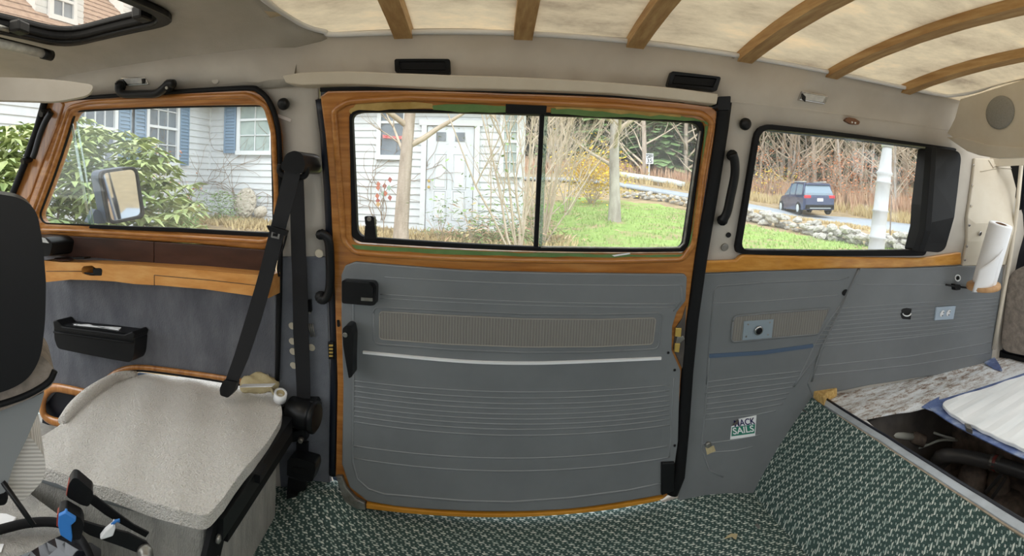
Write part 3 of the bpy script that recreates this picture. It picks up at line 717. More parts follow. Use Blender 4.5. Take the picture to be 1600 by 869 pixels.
# wooden armrest rail: face, top, cup hole, pull
az = .105
face = [(66, 407), (96, 410), (140, 411), (170, 413), (200, 414), (226, 416), (300, 421), (420, 432), (420, 466), (320, 452), (250, 446), (210, 444), (180, 440), (150, 438), (110, 437), (72, 441)]
ar = wall('armrest_rail', face, 'oak', d1, off=az, th=az - .02, bev=.004, seg=2,
          holes=[rpoly([(127, 420), (131, 416), (144, 415), (149, 419), (158, 419), (160, 422), (159, 431), (140, 431), (129, 428)], 2)])
for px in ([(241, 446), (241, 430)], [(241, 430), (330, 438), (420, 448)], [(72, 424), (128, 424)]):
    sweep('joint', wpath(px, az + .0005), .0012, 'brownstrip', ar, seg=4)
tz_ = W(105, 409.5, az).z
lathe('cup_hole', [(.034, 0), (.034, .0012), (.001, .0015)], Matrix.Translation(PZ(100, 405, tz_ + .001)), 'brownstrip', ar, 20)
wall('pull_recess', [(124, 412), (164, 412), (164, 435), (124, 435)], 'black', ar, off=.05, th=.006)
wall('pull_lever', rpoly([(145, 420), (159, 420), (159, 431), (146, 430)], 2), 'black', ar, off=az - .004, th=.02, bev=.002)
wall('pull_lever', [(129, 426), (147, 427), (147, 431), (131, 430)], 'black', ar, off=az - .006, th=.01, bev=.002)
wall('switch', [(114, 402), (132, 402), (131, 405), (114, 405)], 'black', ar, off=.085, th=.03)
# map pocket with papers
pk = wall('door_pocket', rpoly([(84, 506), (150, 513), (208, 521), (211, 531), (209, 556), (204, 567), (150, 557), (90, 545), (85, 530)], [5, 0, 6, 3, 4, 6, 0, 6, 3]), 'black', d1, off=.085, th=.065, bev=.009, seg=3)
wall('pocket_rim', [(82, 502), (88, 500), (96, 510), (150, 517), (194, 523), (206, 518), (210, 523), (208, 531), (150, 524), (84, 514)], 'black', pk, off=.098, th=.075, bev=.004)
sweep('pocket_bead', wpath([(84, 519), (150, 528), (209, 536)], .086), .004, 'rubber', pk, seg=6)
# amber lower edge of the lining and step well frame
sweep('lower_bead', wpath(curve([(162, 600), (172, 588), (190, 578), (214, 574), (250, 577), (330, 588), (400, 600), (428, 601)], 5), .03), 0, 'ambervert', d1, flat=(.009, .007), up=(0, 1, 0), seg=8)
sweep('lower_seal', wpath(curve([(176, 592), (196, 583), (216, 579), (250, 582), (330, 593), (400, 605)], 5), .022), .005, 'rubber', d1, seg=6)
sweep('step_frame', wpath(curve([(146, 618), (112, 610), (84, 606), (70, 616), (66, 634), (70, 650), (86, 659), (112, 662), (130, 664)], 5), .03), 0, 'ambervert', d1, flat=(.017, .012), up=(0, 1, .1), seg=10)
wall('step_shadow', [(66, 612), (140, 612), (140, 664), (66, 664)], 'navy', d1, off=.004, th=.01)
disc('screw', 419, 586, .005, .004, 'steel', d1, off=.022, seg=8)
# seal round the front door
sl = sweep('trim_5', wpath(curve([(94, 161), (104, 156), (180, 150), (290, 143), (386, 138), (404, 142), (420, 158), (432, 190), (437, 240), (438, 400), (436, 500), (433, 598)], 4), .020), 0, 'rubber', flat=(.0075, .009), up=(0, 1, .2), seg=8)
struct(sl, 'black rubber seal round the front door opening')
pp = thing('paper_stack', W(165, 515, .06), 'crumpled white papers in the black door pocket', 'papers')
for k in range(3): wall('sheet', edge_noise([(112 + 2 * k, 505 + k), (128, 506 + k), (160, 510 + k), (188 - 2 * k, 512 + k), (188, 521), (150, 517), (112, 512)], 1.0, 20 + k, 3), 'paper', pp, off=.05 + .012 * k, th=.002)
# windscreen pillar
ap = struct(empty('wall_front_pillar', (-1.6, 1.2, .9)), 'amber windscreen pillar with black trim')
wall('pillar', [(74, 156), (95, 158), (100, 162), (62, 262), (38, 340), (44, 362), (20, 380), (-30, 380), (-20, 345), (18, 310), (46, 240)], 'ambervert', ap, off=.03, th=.05, bev=.006)
sweep('windscreen_seal', wpath([(72, 150), (58, 200), (36, 262), (16, 312), (0, 345)], .045), 0, 'rubber', ap, flat=(.013, .012), up=(0, 1, 0), seg=8)
hg = thing('pillar_grab_handle', W(66, 210, .05), 'black grab handle on the amber windscreen pillar', 'grab handle')
sweep('grip', wpath(curve([(80, 175), (71, 190), (62, 212), (55, 236), (51, 247)], 4), .065), 0, 'black', hg, flat=(.012, .010), up=(0, 1, 0), seg=10)
for q in ((80, 174), (51, 247)): disc('foot', *q, .013, .05, 'black', hg, off=.022, seg=10)
ws = struct(slab('window_2', [[(1.12, .80), (.0, .80), (.0, 1.28), (1.02, 1.28)]], lambda u, v, d: (-1.80 + (v - .8) * .45 + d * .01, u, v), .004, .15, 0, 2, 'glass'), 'windscreen glass')
# dashboard end just behind the seat
ds = thing('dashboard_end', W(70, 385, .1), 'end of the black dashboard with pale top beside the front door', 'dashboard')
wall('top_pad', rpoly([(40, 368), (72, 371), (82, 379), (78, 400), (40, 404)], 5), 'black', ds, off=.13, th=.10, bev=.012, seg=3)
wall('top_face', [(50, 368), (70, 372), (76, 380), (60, 378)], 'lens', ds, off=.132, th=.004)
# =================================================================== REAR SIDE: window, rail, linings
w1 = struct(empty('window_1', (1.0, 1.3, .9)), 'rear side window with black rubber gasket')
wall('gasket', rpoly([(1183, 192), (1300, 205), (1497, 232), (1490, 240), (1446, 400), (1152, 397), (1150, 385)], [24, 0, 8, 0, 6, 14, 0]), 'rubber', w1, off=.014, th=.03, bev=.004, seg=2,
     holes=[rpoly([(1189, 201), (1300, 212), (1458, 231), (1437, 390), (1158, 391)], [18, 0, 4, 8, 14])])
wall('pane', [(1184, 196), (1480, 232), (1445, 396), (1153, 396)], 'glass', w1, off=.0, th=.004)
sweep('pane_edge', wpath([(1164, 389), (1300, 391), (1436, 390)], .012), .002, 'steel', w1, seg=5)
bx = thing('window_side_box', W(1472, 320, .05), 'tall black plastic box covering the rear end of the side window', 'box')
wall('body', rpoly([(1458, 231), (1498, 236), (1502, 246), (1496, 300), (1478, 388), (1468, 395), (1437, 392), (1448, 320)], [3, 8, 6, 0, 8, 6, 3, 0]), 'black', bx, off=.075, th=.07, bev=.014, seg=3)
wall('edge_lip', [(1456, 229), (1464, 230), (1444, 394), (1435, 393)], 'rubber', bx, off=.082, th=.03, bev=.003)
rail = wall('trim_6', [(1097, 408), (1152, 406), (1160, 398), (1300, 401), (1440, 403), (1503, 394), (1503, 414), (1400, 419), (1300, 420), (1180, 424), (1095, 427)], 'amberlight', None, off=.022, th=.024, bev=.007, seg=3)
struct(rail, 'amber wood-look sill rail under the rear side window')
# linings of the rear side
pa = [(1094, 428), (1180, 424), (1300, 420), (1342, 419), (1322, 460), (1290, 530), (1264, 598), (1286, 622), (1240, 700), (1190, 790), (1110, 790), (1060, 790), (1068, 700), (1076, 580)]
la = struct(wall('wall_lining_front', pa, 'vinyl', None, off=.012, th=.012, bev=.004, g=.06), 'grey vinyl lining between sliding door and engine box')
pb = [(1344, 419), (1420, 419), (1503, 415), (1568, 417), (1566, 450), (1556, 520), (1548, 575), (1450, 588), (1360, 602), (1270, 620), (1262, 600), (1292, 530)]
lb = struct(wall('wall_lining_rear', pb, 'vinyl', None, off=.016, th=.014, bev=.004, g=.06), 'grey vinyl lining beside the engine deck')
def rl(px, par, off, r=.0024, m='vinyl_line'): return sweep('rib', wpath(px, off), r, m, par, seg=6)
# front lining: border, grooves
rl([(1104, 600), (1108, 540), (1116, 452), (1121, 447), (1200, 441), (1310, 437), (1326, 433)], la, .0115, .003, 'vinyl')
rl([(1113, 474), (1200, 470), (1310, 461)], la, .0115, .002)
rl([(1108, 556), (1102, 640), (1096, 700), (1108, 735), (1130, 745)], la, .0115, .003)
for k, (a, b, xr) in enumerate(((597, 580, 1252), (606, 588, 1248), (615, 597, 1243), (623, 605, 1238), (632, 614, 1233), (640, 622, 1228), (648, 631, 1223), (656, 642, 1212))):
    rl([(1102 - k * .4, a), (1180, (a + b) / 2 - 1), (xr, b)], la, .0115)
rl([(1097, 694), (1150, 687), (1190, 679)], la, .0115); rl([(1098, 708), (1150, 704), (1176, 698)], la, .0115)
rl([(1340, 422), (1312, 480), (1280, 550), (1240, 604)], la, .0115, .004, 'vinyl')
rl([(1312, 478), (1278, 527), (1244, 600)], la, .0115, .003)
sweep('colour_strip', wpath([(1108, 556), (1190, 551), (1270, 540)], .013), 0, 'bluestrip', la, flat=(.006, .003), up=(0, 1, .2), rect=True)
iap = rpoly([(1146, 494), (1200, 489), (1297, 482), (1279, 522), (1200, 529), (1142, 535)], [8, 0, 2, 4, 0, 8])
wi = wall('woven_insert', iap, 'insert', la, off=.015, th=.006)
sweep('insert_edge', wpath([tuple(p) for p in iap] + [iap[0]], .0145, 30), .003, 'vinyl', wi, seg=6)
pl = thing('socket_plate', W(1184, 515, .016), 'square grey metal plate with a round socket on the ribbed insert', 'socket')
wall('plate', [(1163, 502), (1209, 499), (1206, 528), (1160, 532)], 'greyplate', pl, off=.019, th=.004, bev=.001)
disc('socket_ring', 1185, 516, .0155, .006, 'chrome', pl, off=.019, seg=20)
disc('socket_hole', 1185, 516, .0115, .0075, 'black', pl, off=.019, seg=16)
for q in ((1169, 507), (1203, 504), (1166, 526), (1200, 523)): disc('plate_screw', *q, .003, .0015, 'steel', pl, off=.019, seg=8)
dsc = disc('lining_hole', 1320, 457, .011, .003, 'rubber', la, off=.012)
# sticker: MACK SAILS
st = thing('sail_sticker', W(1161, 668, .013), 'peeling white and green sticker reading MACK SAILS on grey lining', 'sticker')
wall('backing', [(1154, 655), (1182, 649), (1180, 681), (1141, 687), (1143, 666)], 'white', st, off=.0135, th=.001)
MAT['stickgreen'] = mat('sticker_green', (44, 124, 104), rough=.4); MAT['stickink'] = mat('sticker_ink', (34, 30, 84), rough=.4); MAT['curl'] = mat('sticker_back', (86, 78, 74), rough=.6)
wall('green_band', [(1144, 668), (1180, 663), (1179, 677), (1143, 682)], 'stickgreen', st, off=.0142, th=.0006)
wall('curled_corner', [(1143, 666), (1154, 655), (1153, 663)], 'curl', st, off=.020, th=.001)
def wall_text(name, body, px, size_px, width_px, m, parent, off, tilt):
    me = text_mesh(body, 1.0, .0, .02); xs = [v.co.x for v in me.vertices]; wd = max(xs) - min(xs)
    bmt = bmesh.new(); bmt.from_mesh(me); bmesh.ops.triangulate(bmt, faces=bmt.faces)
    cs, sn = math.cos(tilt), math.sin(tilt)
    for v in bmt.verts:
        u = v.co.x / wd * width_px; t = v.co.y * size_px
        v.co = W(px[0] + u * cs + t * sn, px[1] + u * sn - t * cs, off)
    return obj(name, bm_mesh(bmt, name, False), m, parent)
wall_text('lettering', 'MACK', (1163, 660.5), 14, 33, 'stickink', st, .0146, -.15)
wall_text('lettering', 'SAILS', (1161.5, 672.5), 14, 33, 'white', st, .0152, -.14)
bt = thing('lining_bolt', W(1106, 694, .012), 'bolt with a torn paper washer low on the grey lining', 'bolt')
disc('bolt_head', 1106, 694, .010, .008, 'steel', bt, off=.012, seg=8)
wall('washer_scrap', edge_noise([(1103, 700), (1116, 697), (1119, 705), (1105, 711)], .8, 31, 2), 'sand', bt, off=.014, th=.001)
# rear lining grooves
for k in range(9):
    xl = 1312 - k * 5.2; yl = 482 + k * 7.0; yr = 466 + k * 5.4
    rl([(xl, yl), (1440, (yl * .52 + yr * .48) - 1.5), (1560 - k * .9, yr)], lb, .0155, .0022)
rl([(1286, 541), (1420, 528), (1552, 511)], lb, .0155); rl([(1276, 572), (1420, 557), (1548, 535)], lb, .0155); rl([(1270, 586), (1420, 571), (1547, 551)], lb, .0155)
rl([(1340, 444), (1456, 445), (1500, 446)], lb, .0155, .002)
rl([(1342, 421), (1312, 486), (1282, 548), (1268, 596)], lb, .0155, .004, 'vinyl')
ol = thing('power_outlet', W(1477, 489, .02), 'pale blue double power outlet on the grey rear lining', 'outlet')
wall('plate', [(1464, 480), (1494, 478), (1490, 499), (1461, 501)], 'outlet', ol, off=.024, th=.008, bev=.002)
for cx_, cy_ in ((1472, 490), (1482, 489)):
    f = disc('socket_face', cx_, cy_, .0125, .002, 'white', ol, off=.024, seg=14)
    for dx, dy in ((-2, -2), (2, -2), (0, 3)): disc('slot', cx_ + dx, cy_ + dy, .0022, .003, 'black', f, off=.0245, seg=6)
cg = thing('cable_grommet', W(1416, 490, .018), 'black torn cable hole with a white ring in the rear lining', 'grommet')
wall('torn_hole', edge_noise([(1409, 484), (1416, 481), (1424, 483), (1424, 494), (1422, 500), (1410, 499), (1407, 492)], .7, 40, 2), 'black', cg, off=.018, th=.003)
sweep('ring', [W(1417 + 6.5 * math.cos(a), 489 + 5 * math.sin(a), .022) for a in np.linspace(.1, 2.9, 10)], .0022, 'white', cg, seg=6)
hk = thing('eye_and_toggle', W(1496, 438, .02), 'white-ringed eyelet with a black toggle lever under the window rail', 'toggle')
sweep('eyelet', [W(1496.5 + 4 * math.cos(a), 434.5 + 4.6 * math.sin(a), .02) for a in np.linspace(0, 6.283, 15)[:-1]], .0025, 'white', hk, seg=6, closed=True)
disc('eyelet_hole', 1496.5, 434.5, .008, .002, 'black', hk, off=.017, seg=12)
sweep('lever', wpath([(1478, 445), (1496, 448), (1513, 450)], .03), .004, 'black', hk, seg=6)
wall('lever_block', rpoly([(1492, 444), (1501, 445), (1501, 453), (1493, 454)], 1.5), 'black', hk, off=.034, th=.02, bev=.002)

# paper towel roll on its wooden disc
Rb = W(1537, 446, .13)
hd_ = thing('paper_towel_holder', Rb, 'round wooden paper towel holder fixed to the rear lining', 'holder')
hm = frame_at(Rb, (-.06, -.08, .99))
lathe('wooden_disc', [(.062, -.010), (.064, -.004), (.062, .006), (.02, .008)], hm, mat('pale_ply', (196, 156, 112), (176, 134, 90), rough=.6, scale=12, stretch=(6, 1, 1)), hd_, 24)
sweep('arm', [Rb + Vector((0, .0, -.004)), W(1556, 431, .02)], .008, 'steel', hd_, seg=6)
rollL = .225
rm = frame_at(Rb + Vector((.0016, 0, .008)), (.06, -.27, .95))
rt = thing('paper_towel_roll', Rb + Vector((0, 0, .01)), 'white paper towel roll standing on the wooden disc', 'paper roll')
lathe('roll', [(.044, 0), (.0445, .01), (.0445, rollL - .004), (.0425, rollL), (.021, rollL), (.021, rollL - .03)], rm, 'paper', rt, 28)
lathe('cardboard_core', [(.0205, rollL - .03), (.0205, rollL + .001), (.017, rollL + .001), (.017, rollL - .10)], rm, mat('cardboard', (120, 92, 70), rough=.9), rt, 20)
bm = bmesh.new(); rows = []
for i in range(9):
    a = math.radians(255 - i * 9); rr = .046 + .0026 * i; zt = rollL * (.66 - .05 * i); zb = .004 - .004 * i
    rows.append([bm.verts.new(rm @ Vector((rr * math.cos(a), rr * math.sin(a), zb + (zt - zb) * k / 6))) for k in range(7)])
for A, B in zip(rows[:-1], rows[1:]):
    for k in range(6): bm.faces.new((A[k], A[k + 1], B[k + 1], B[k]))
lo_ = obj('loose_sheet', bm_mesh(bm, 'loose_sheet'), 'paper', rt, True); s_ = lo_.modifiers.new('thickness', 'SOLIDIFY'); s_.thickness = .001

# foam block at the corner of the engine box, debris on the deck
fm_ = level('foam_block', edge_noise([(1257, 599), (1280, 597), (1305, 597), (1308, 607), (1292, 614), (1288, 624), (1272, 612)], 1.0, 50, 3), DK + .028, .026, 'dash', None, bev=.004, g=.03)
tag(fm_, 'torn yellow foam lump at the corner of the engine deck', 'foam')
for (a, b, s), lb_ in zip(((1440, 586, .006), (1475, 591, .009)), ('small dark crumb on the worn white deck', 'larger dark crumb on the worn white deck')):
    p = PZ(a, b, DK + .008); bm = bmesh.new(); bmesh.ops.create_icosphere(bm, subdivisions=1, radius=s)
    for v in bm.verts: v.co *= random.uniform(.6, 1.3)
    bm.transform(Matrix.Translation(p) @ Matrix.Diagonal((1.4, 1, .6, 1))); tag(obj('crumb', bm_mesh(bm, 'crumb'), 'rust'), lb_, 'crumb', 'debris on the engine deck')
br = level('lid_catch', rpoly([(1507, 661), (1516, 664), (1520, 672), (1510, 668)], 1), DK + .025, .012, 'steel', None, bev=.002)
tag(br, 'small steel catch at the edge of the white lid', 'catch')
# engine bay contents
def bayp(px, py, z): return PZ(px, py, z)
hs = thing('radiator_hose', bayp(1530, 722, .14), 'fat black rubber coolant hose with a clamp in the engine bay', 'hose')
hp = curve([bayp(1462, 722, .10), bayp(1472, 713, .15), bayp(1500, 713, .16), bayp(1545, 722, .16), bayp(1600, 738, .16), bayp(1660, 760, .15)], 5)
sweep('hose', hp, .021, 'hose', hs, seg=12)
for px, m_ in ((1551, 'steel'), (1556, 'clampred'), (1562, 'steel')):
    c = bayp(px, 724 + (px - 1556) * .25, .16); dd = Vector((bayp(1580, 731, .16) - bayp(1540, 720, .16))).normalized()
    sweep('clamp', [c - dd * .006, c + dd * .006], .024, m_, hs, seg=12)
ph = thing('vent_pipe', bayp(1400, 680, .2), 'pale green pipe stub in the engine bay', 'pipe')
sweep('pipe', [bayp(1372, 676, .22), bayp(1400, 679, .20), bayp(1427, 683, .17)], .012, 'pipe', ph, seg=10)
sweep('coupling', [bayp(1424, 682, .17), bayp(1444, 690, .15)], .020, 'rust', ph, seg=10)
for pts, lb_ in (([(1440, 668, .16), (1456, 675, .15), (1476, 682, .13), (1492, 686, .11)], 'thin grey cable bent behind the pale pipe'), ([(1432, 701, .12), (1450, 695, .13), (1470, 688, .13), (1496, 688, .10)], 'thin pale wire crossing under the grey cable')):
    tag(sweep('engine_cable', curve([bayp(*p) for p in pts], 5), .0045, 'pipe', None, seg=6), lb_, 'cable', 'cables in the engine bay')
eb = thing('engine_block', bayp(1500, 760, -.02), 'dark rusty machinery under the coolant hose', 'engine')
for (px, py, z, r, h) in ((1520, 742, .04, .05, .10), (1560, 752, .03, .04, .12), (1574, 785, -.02, .06, .12), (1440, 705, .02, .05, .10), (1500, 738, -.02, .07, .10), (1425, 690, .08, .028, .08)):
    lathe('casting', [(r, -h), (r, 0), (r * .8, .02), (r * .3, .025)], Matrix.Translation(bayp(px, py, z)), 'rust', eb, 14)
for pts in ([(1540, 770, .05), (1556, 752, .09), (1564, 742, .12), (1566, 736, .13)], [(1550, 778, .03), (1566, 756, .08), (1572, 745, .10)], [(1463, 740, .02), (1468, 722, .08), (1476, 712, .1)]):
    sweep('engine_lead', curve([bayp(*p) for p in pts], 4), .006, 'hose', eb, seg=6)

# =================================================================== C pillar, headliner fittings
def grab(name, px, off, r, label, ends, w_=(.013, .011)):
    g_ = thing(name, W(*px[len(px) // 2], off), label, 'grab handle')
    sweep('grip', wpath(curve(px, 5), off), 0, 'black', g_, flat=w_, up=(0, 1, .2), seg=12)
    for e in ends: sweep('foot', [W(*e, 0), W(*e, off)], .016, 'black', g_, seg=10)
    return g_
grab('pillar_grab_handle', [(1144, 240), (1148, 252), (1148, 275), (1142, 305), (1136, 332), (1128, 346)], .05, .01, 'long black grab handle beside the rear side window', ((1144, 243), (1129, 344)), (.013, .012))
def knob(px, py, r, label, off=0):
    k_ = thing('coat_peg', W(px, py, off), label, 'peg'); c = W(px, py, off)
    lathe('stem', [(r * .55, 0), (r * .55, .012)], frame_at(c, (0, -1, -.3)), 'black', k_, 12)
    lathe('cap', [(r * .7, .010), (r, .014), (r, .022), (r * .8, .028), (r * .3, .030)], frame_at(c, (0, -1, -.3)), 'black', k_, 16)
knob(1160, 192, .017, 'round black knob on the cream pillar above the long grab handle')
knob(447, 161, .016, 'round black knob on the cream pillar above the pale tag')
tag(disc('pillar_plug', 1138, 367, .008, .004, 'black'), 'small black plug on the cream pillar below the grab handle', 'plug')
tag(disc('blanking_plate', 1132, 386, .012, .005, 'steel'), 'dull silver cap on the cream pillar above the amber rail', 'blanking plate')
def lamp(px, poly, label, wires):
    l_ = thing('courtesy_light', W(*px), label, 'light')
    wall('frame', poly, 'chrome', l_, off=.014, th=.014, bev=.002)
    cx_ = sum(p[0] for p in poly) / 4; cy_ = sum(p[1] for p in poly) / 4
    wall('lens', [(cx_ + (a - cx_) * .84, cy_ + (b - cy_) * .7) for a, b in poly], 'lens', l_, off=.019, th=.006, bev=.002)
    wall('switch', [(cx_ + (a - cx_) * .12 - (poly[1][0] - poly[0][0]) * wires, cy_ + (b - cy_) * .6) for a, b in poly], 'black', l_, off=.021, th=.004)
lamp((1271, 152), [(1253, 142), (1295, 150), (1289, 163), (1249, 156)], 'small silver courtesy light on the lining above the rear window', .36)
lamp((208, 128), [(187, 121), (226, 120), (232, 132), (197, 134)], 'small silver courtesy light above the front door grab handle', -.34)
ch = thing('coat_hook', W(1331, 187), 'brown plastic coat hook base above the rear side window', 'hook')
wall('base', rpoly([(1320, 188), (1326, 183), (1336, 185), (1344, 190), (1342, 195), (1330, 194)], 2), mat('brown_plastic', (112, 74, 48), rough=.5), ch, off=.012, th=.012, bev=.003)
for q in ((1331, 191), (1336, 192)): disc('hook_hole', *q, .003, .003, 'white', ch, off=.012, seg=8)
ck_ = thing('lining_clip', W(1143, 100), 'thin dark safety pin stuck in the cream lining', 'pin')
sweep('pin', [W(*p, .004) for p in ((1142, 110), (1142.5, 98), (1144.5, 88), (1146.5, 90), (1145, 100), (1143.5, 111))], .0014, 'rust', ck_, seg=5)
def vent(px, poly, label):
    v_ = thing('air_vent', W(*px), label, 'vent', 'black vents above the sliding door')
    cx_ = sum(p[0] for p in poly) / 4; cy_ = sum(p[1] for p in poly) / 4
    inn = [(cx_ + (a - cx_) * .84, cy_ + (b - cy_) * .62) for a, b in poly]
    wall('frame', rpoly(poly, 4), 'black', v_, off=.026, th=.026, bev=.003, holes=[rpoly(inn, 2)])
    wall('recess', [(cx_ + (a - cx_) * .9, cy_ + (b - cy_) * .8) for a, b in poly], 'rubber', v_, off=.014, th=.012)
    for k in (.33, .66):
        a = [inn[0][i] * (1 - k) + inn[3][i] * k for i in (0, 1)]; b = [inn[1][i] * (1 - k) + inn[2][i] * k for i in (0, 1)]
        sweep('louvre', [W(*a, .018), W(*b, .018)], 0, 'rubber', v_, flat=(.005, .002), up=(0, 1, .3), rect=True)
vent((660, 103), [(616, 92), (703, 92), (704, 115), (617, 113)], 'black rectangular vent above the front half of the sliding door')
vent((1085, 125), [(1049, 111), (1127, 120), (1120, 143), (1043, 134)], 'black rectangular vent above the rear half of the sliding door')
# grab handle over the front door
g2 = thing('ceiling_grab_handle', W(226, 142, .05), 'black grab handle on the lining over the front door', 'grab handle')
sweep('grip', wpath(curve([(186, 130), (186, 141), (194, 147), (220, 147), (244, 146), (256, 138), (264, 131), (272, 131)], 4), .06), 0, 'black', g2, flat=(.012, .014), up=(0, 1, .2), seg=12)
sweep('foot', [W(188, 132, 0), W(188, 136, .06)], .017, 'black', g2, seg=10)
sweep('foot', [W(264, 134, 0), W(264, 134, .06)], .018, 'black', g2, seg=10)
disc('handle_screw', 261, 137, .005, .004, 'steel', g2, off=.07, seg=8)
tag(disc('lining_button', 337, 125, .012, .004, 'headliner', off=.002), 'round cream button on the lining over the front door', 'button')
# B pillar bits
pt = wall('pillar_tag', [(434, 178), (455, 186), (454, 191), (433, 183)], mat('pale_tag', (206, 196, 190), rough=.5), None, off=.004, th=.004, bev=.001)
tag(pt, 'small pale tag on the cream pillar under the black knob', 'tag')
for x, y, lb_ in ((456.5, 509, 'cream dot on the grey pillar, topmost beside the upright belt'), (457, 533, 'cream dot on the grey pillar, second of the row beside the belt'), (458, 549, 'cream dot on the grey pillar, third of the row beside the belt'), (458.5, 571, 'cream dot on the grey pillar, lowest beside the upright belt'), (487, 543, 'cream dot on the grey pillar under the three small hooks')):
    tag(disc('velcro_dot', x, y, .0115, .003, 'velcro', off=.006, seg=14), lb_, 'dot', 'cream dots on the grey pillar')
tag(disc('velcro_dot', 499, 396, .013, .003, 'velcro', off=.006, seg=14), 'cream dot beside the grab handle at the top of the grey pillar', 'dot', 'cream dots on the grey pillar')
wh_ = thing('pillar_hooks', W(486, 514, .008), 'three small bent wires clipped to the grey pillar', 'wires')
for k in range(3): sweep('wire', [W(482 + k * 3, 506, .012), W(484 + k * 3, 516, .016), W(486 + k * 3.2, 526, .012)], .002, 'steel', wh_, seg=5)
bc = thing('belt_clip', W(484, 480, .01), 'small black clip on the grey pillar beside the belt', 'clip')
wall('clip', [(481, 468), (486, 468), (487, 486), (483, 492), (480, 486)], 'black', bc, off=.014, th=.012, bev=.002)
disc('clip_screw', 484, 489, .004, .003, 'steel', bc, off=.014, seg=8)
g3 = thing('door_grab_handle', W(508, 420, .05), 'black grab handle on the pillar beside the sliding door', 'grab handle')
sweep('grip', wpath(curve([(500, 364), (509, 369), (514, 380), (516, 410), (516, 440), (513, 460), (505, 469), (498, 466)], 4), .05), 0, 'black', g3, flat=(.013, .010), up=(0, 1, .1), seg=12)
sweep('foot', [W(501, 366, 0), W(501, 367, .05)], .014, 'black', g3, seg=10); sweep('foot', [W(501, 464, 0), W(501, 464, .05)], .017, 'black', g3, seg=10)
dc = thing('door_contact', W(515, 550, .01), 'black ribbed contact strip in the sliding door gap', 'contact')
wall('block', [(512, 535), (521, 535), (521, 562), (513, 562)], 'black', dc, off=.03, th=.03, bev=.002)
for k in range(4): wall('contact_tab', [(514, 539 + k * 5.4), (520, 539 + k * 5.4), (520, 541.6 + k * 5.4), (514, 541.6 + k * 5.4)], 'brass', dc, off=.033, th=.004)

# =================================================================== seat belt
sb = thing('seat_belt', W(457, 250, .02), 'black seat belt hung from the pillar down to its reel', 'seat belt')
wall('anchor_cover', rpoly([(447, 240), (460, 235), (472, 240), (477, 258), (474, 270), (462, 271), (440, 266), (439, 258)], [5, 4, 5, 3, 5, 2, 5, 3]), 'black', sb, off=.136, th=.13, bev=.010, seg=3)
sweep('guide_loop', [W(*p, .11) for p in curve([(438, 258), (437, 268), (445, 275), (460, 277), (474, 276), (479, 268), (477, 258)], 4)], .008, 'rubber', sb, seg=8)
wall('upright_strap', [(452, 278), (474, 276), (478, 400), (482, 520), (485, 632), (464, 632), (458, 520), (455, 400)], 'belt', sb, off=.030, th=.002, g=.05)
wall('slanting_strap', [(446, 262), (471, 262), (463, 300), (448, 350), (430, 420), (408, 500), (388, 560), (369, 604), (350, 600), (366, 555), (392, 470), (415, 385), (436, 300)], 'belt', sb, off=.128, th=.002, g=.05)
tn = wall('tongue_body', rpoly([(416, 352), (436, 357), (449, 361), (446, 369), (420, 361)], 2), 'black', sb, off=.140, th=.012, bev=.003)
wall('tongue_plate', [(425, 360), (438, 362), (436, 374), (423, 371)], 'chrome', tn, off=.138, th=.003, holes=[[(427, 364), (435, 365), (433.5, 370), (426, 369)]])
wall('end_fitting', rpoly([(349, 594), (370, 597), (366, 612), (356, 622), (344, 618), (343, 608)], 3), 'black', sb, off=.136, th=.02, bev=.005)
sweep('retaining_cord', wpath(curve([(448, 366), (443, 385), (437, 402), (434, 418), (436, 432)], 4), .045), .003, 'rubber', sb, seg=6)
# reel
rc = W(472, 647, .055)
rl_ = thing('belt_reel', rc, 'black cylindrical belt reel housing at the foot of the pillar', 'belt reel')
lathe('drum', [(.034, -.045), (.043, -.038), (.043, .020), (.040, .024), (.040, .034), (.046, .036), (.046, .044), (.036, .050)], frame_at(rc, (1, -.12, 0), (0, 0, 1)), 'black', rl_, 24)
wall('mount_plate', rpoly([(440, 636), (498, 632), (499, 662), (492, 671), (448, 668)], 3), 'black', rl_, off=.03, th=.024, bev=.004)
wall('slot_cover', [(458, 627), (492, 627), (496, 634), (454, 634)], 'black', rl_, off=.05, th=.04, bev=.004)
bb = thing('lower_buckle', W(470, 735, .04), 'black buckle block low on the pillar behind the seat box', 'buckle')
wall('block', rpoly([(449, 718), (462, 715), (492, 724), (493, 735), (488, 753), (472, 752), (448, 743)], 3), 'black', bb, off=.075, th=.05, bev=.006, seg=2)
wall('block_face', [(457, 730), (482, 734), (480, 743), (456, 739)], 'rubber', bb, off=.078, th=.005, bev=.001)
wall('stalk', [(450, 744), (478, 752), (475, 782), (464, 790), (447, 774)], 'black', bb, off=.055, th=.02, bev=.004)
wall('base_block', rpoly([(450, 770), (476, 778), (477, 786), (464, 791), (447, 779)], 2), 'rubber', bb, off=.075, th=.03, bev=.003)
bp_ = thing('hinge_bracket', W(466, 685, .03), 'black bracket with a bolt joining rail and pillar', 'bracket')
wall('bracket', [(450, 675), (478, 672), (478, 690), (452, 692)], 'black', bp_, off=.05, th=.03, bev=.003)
disc('bolt', 471, 685, .009, .014, 'steel', bp_, off=.05, seg=6)
wall('strap_end', [(463, 692), (481, 692), (480, 720), (463, 716)], 'black', bp_, off=.03, th=.01)
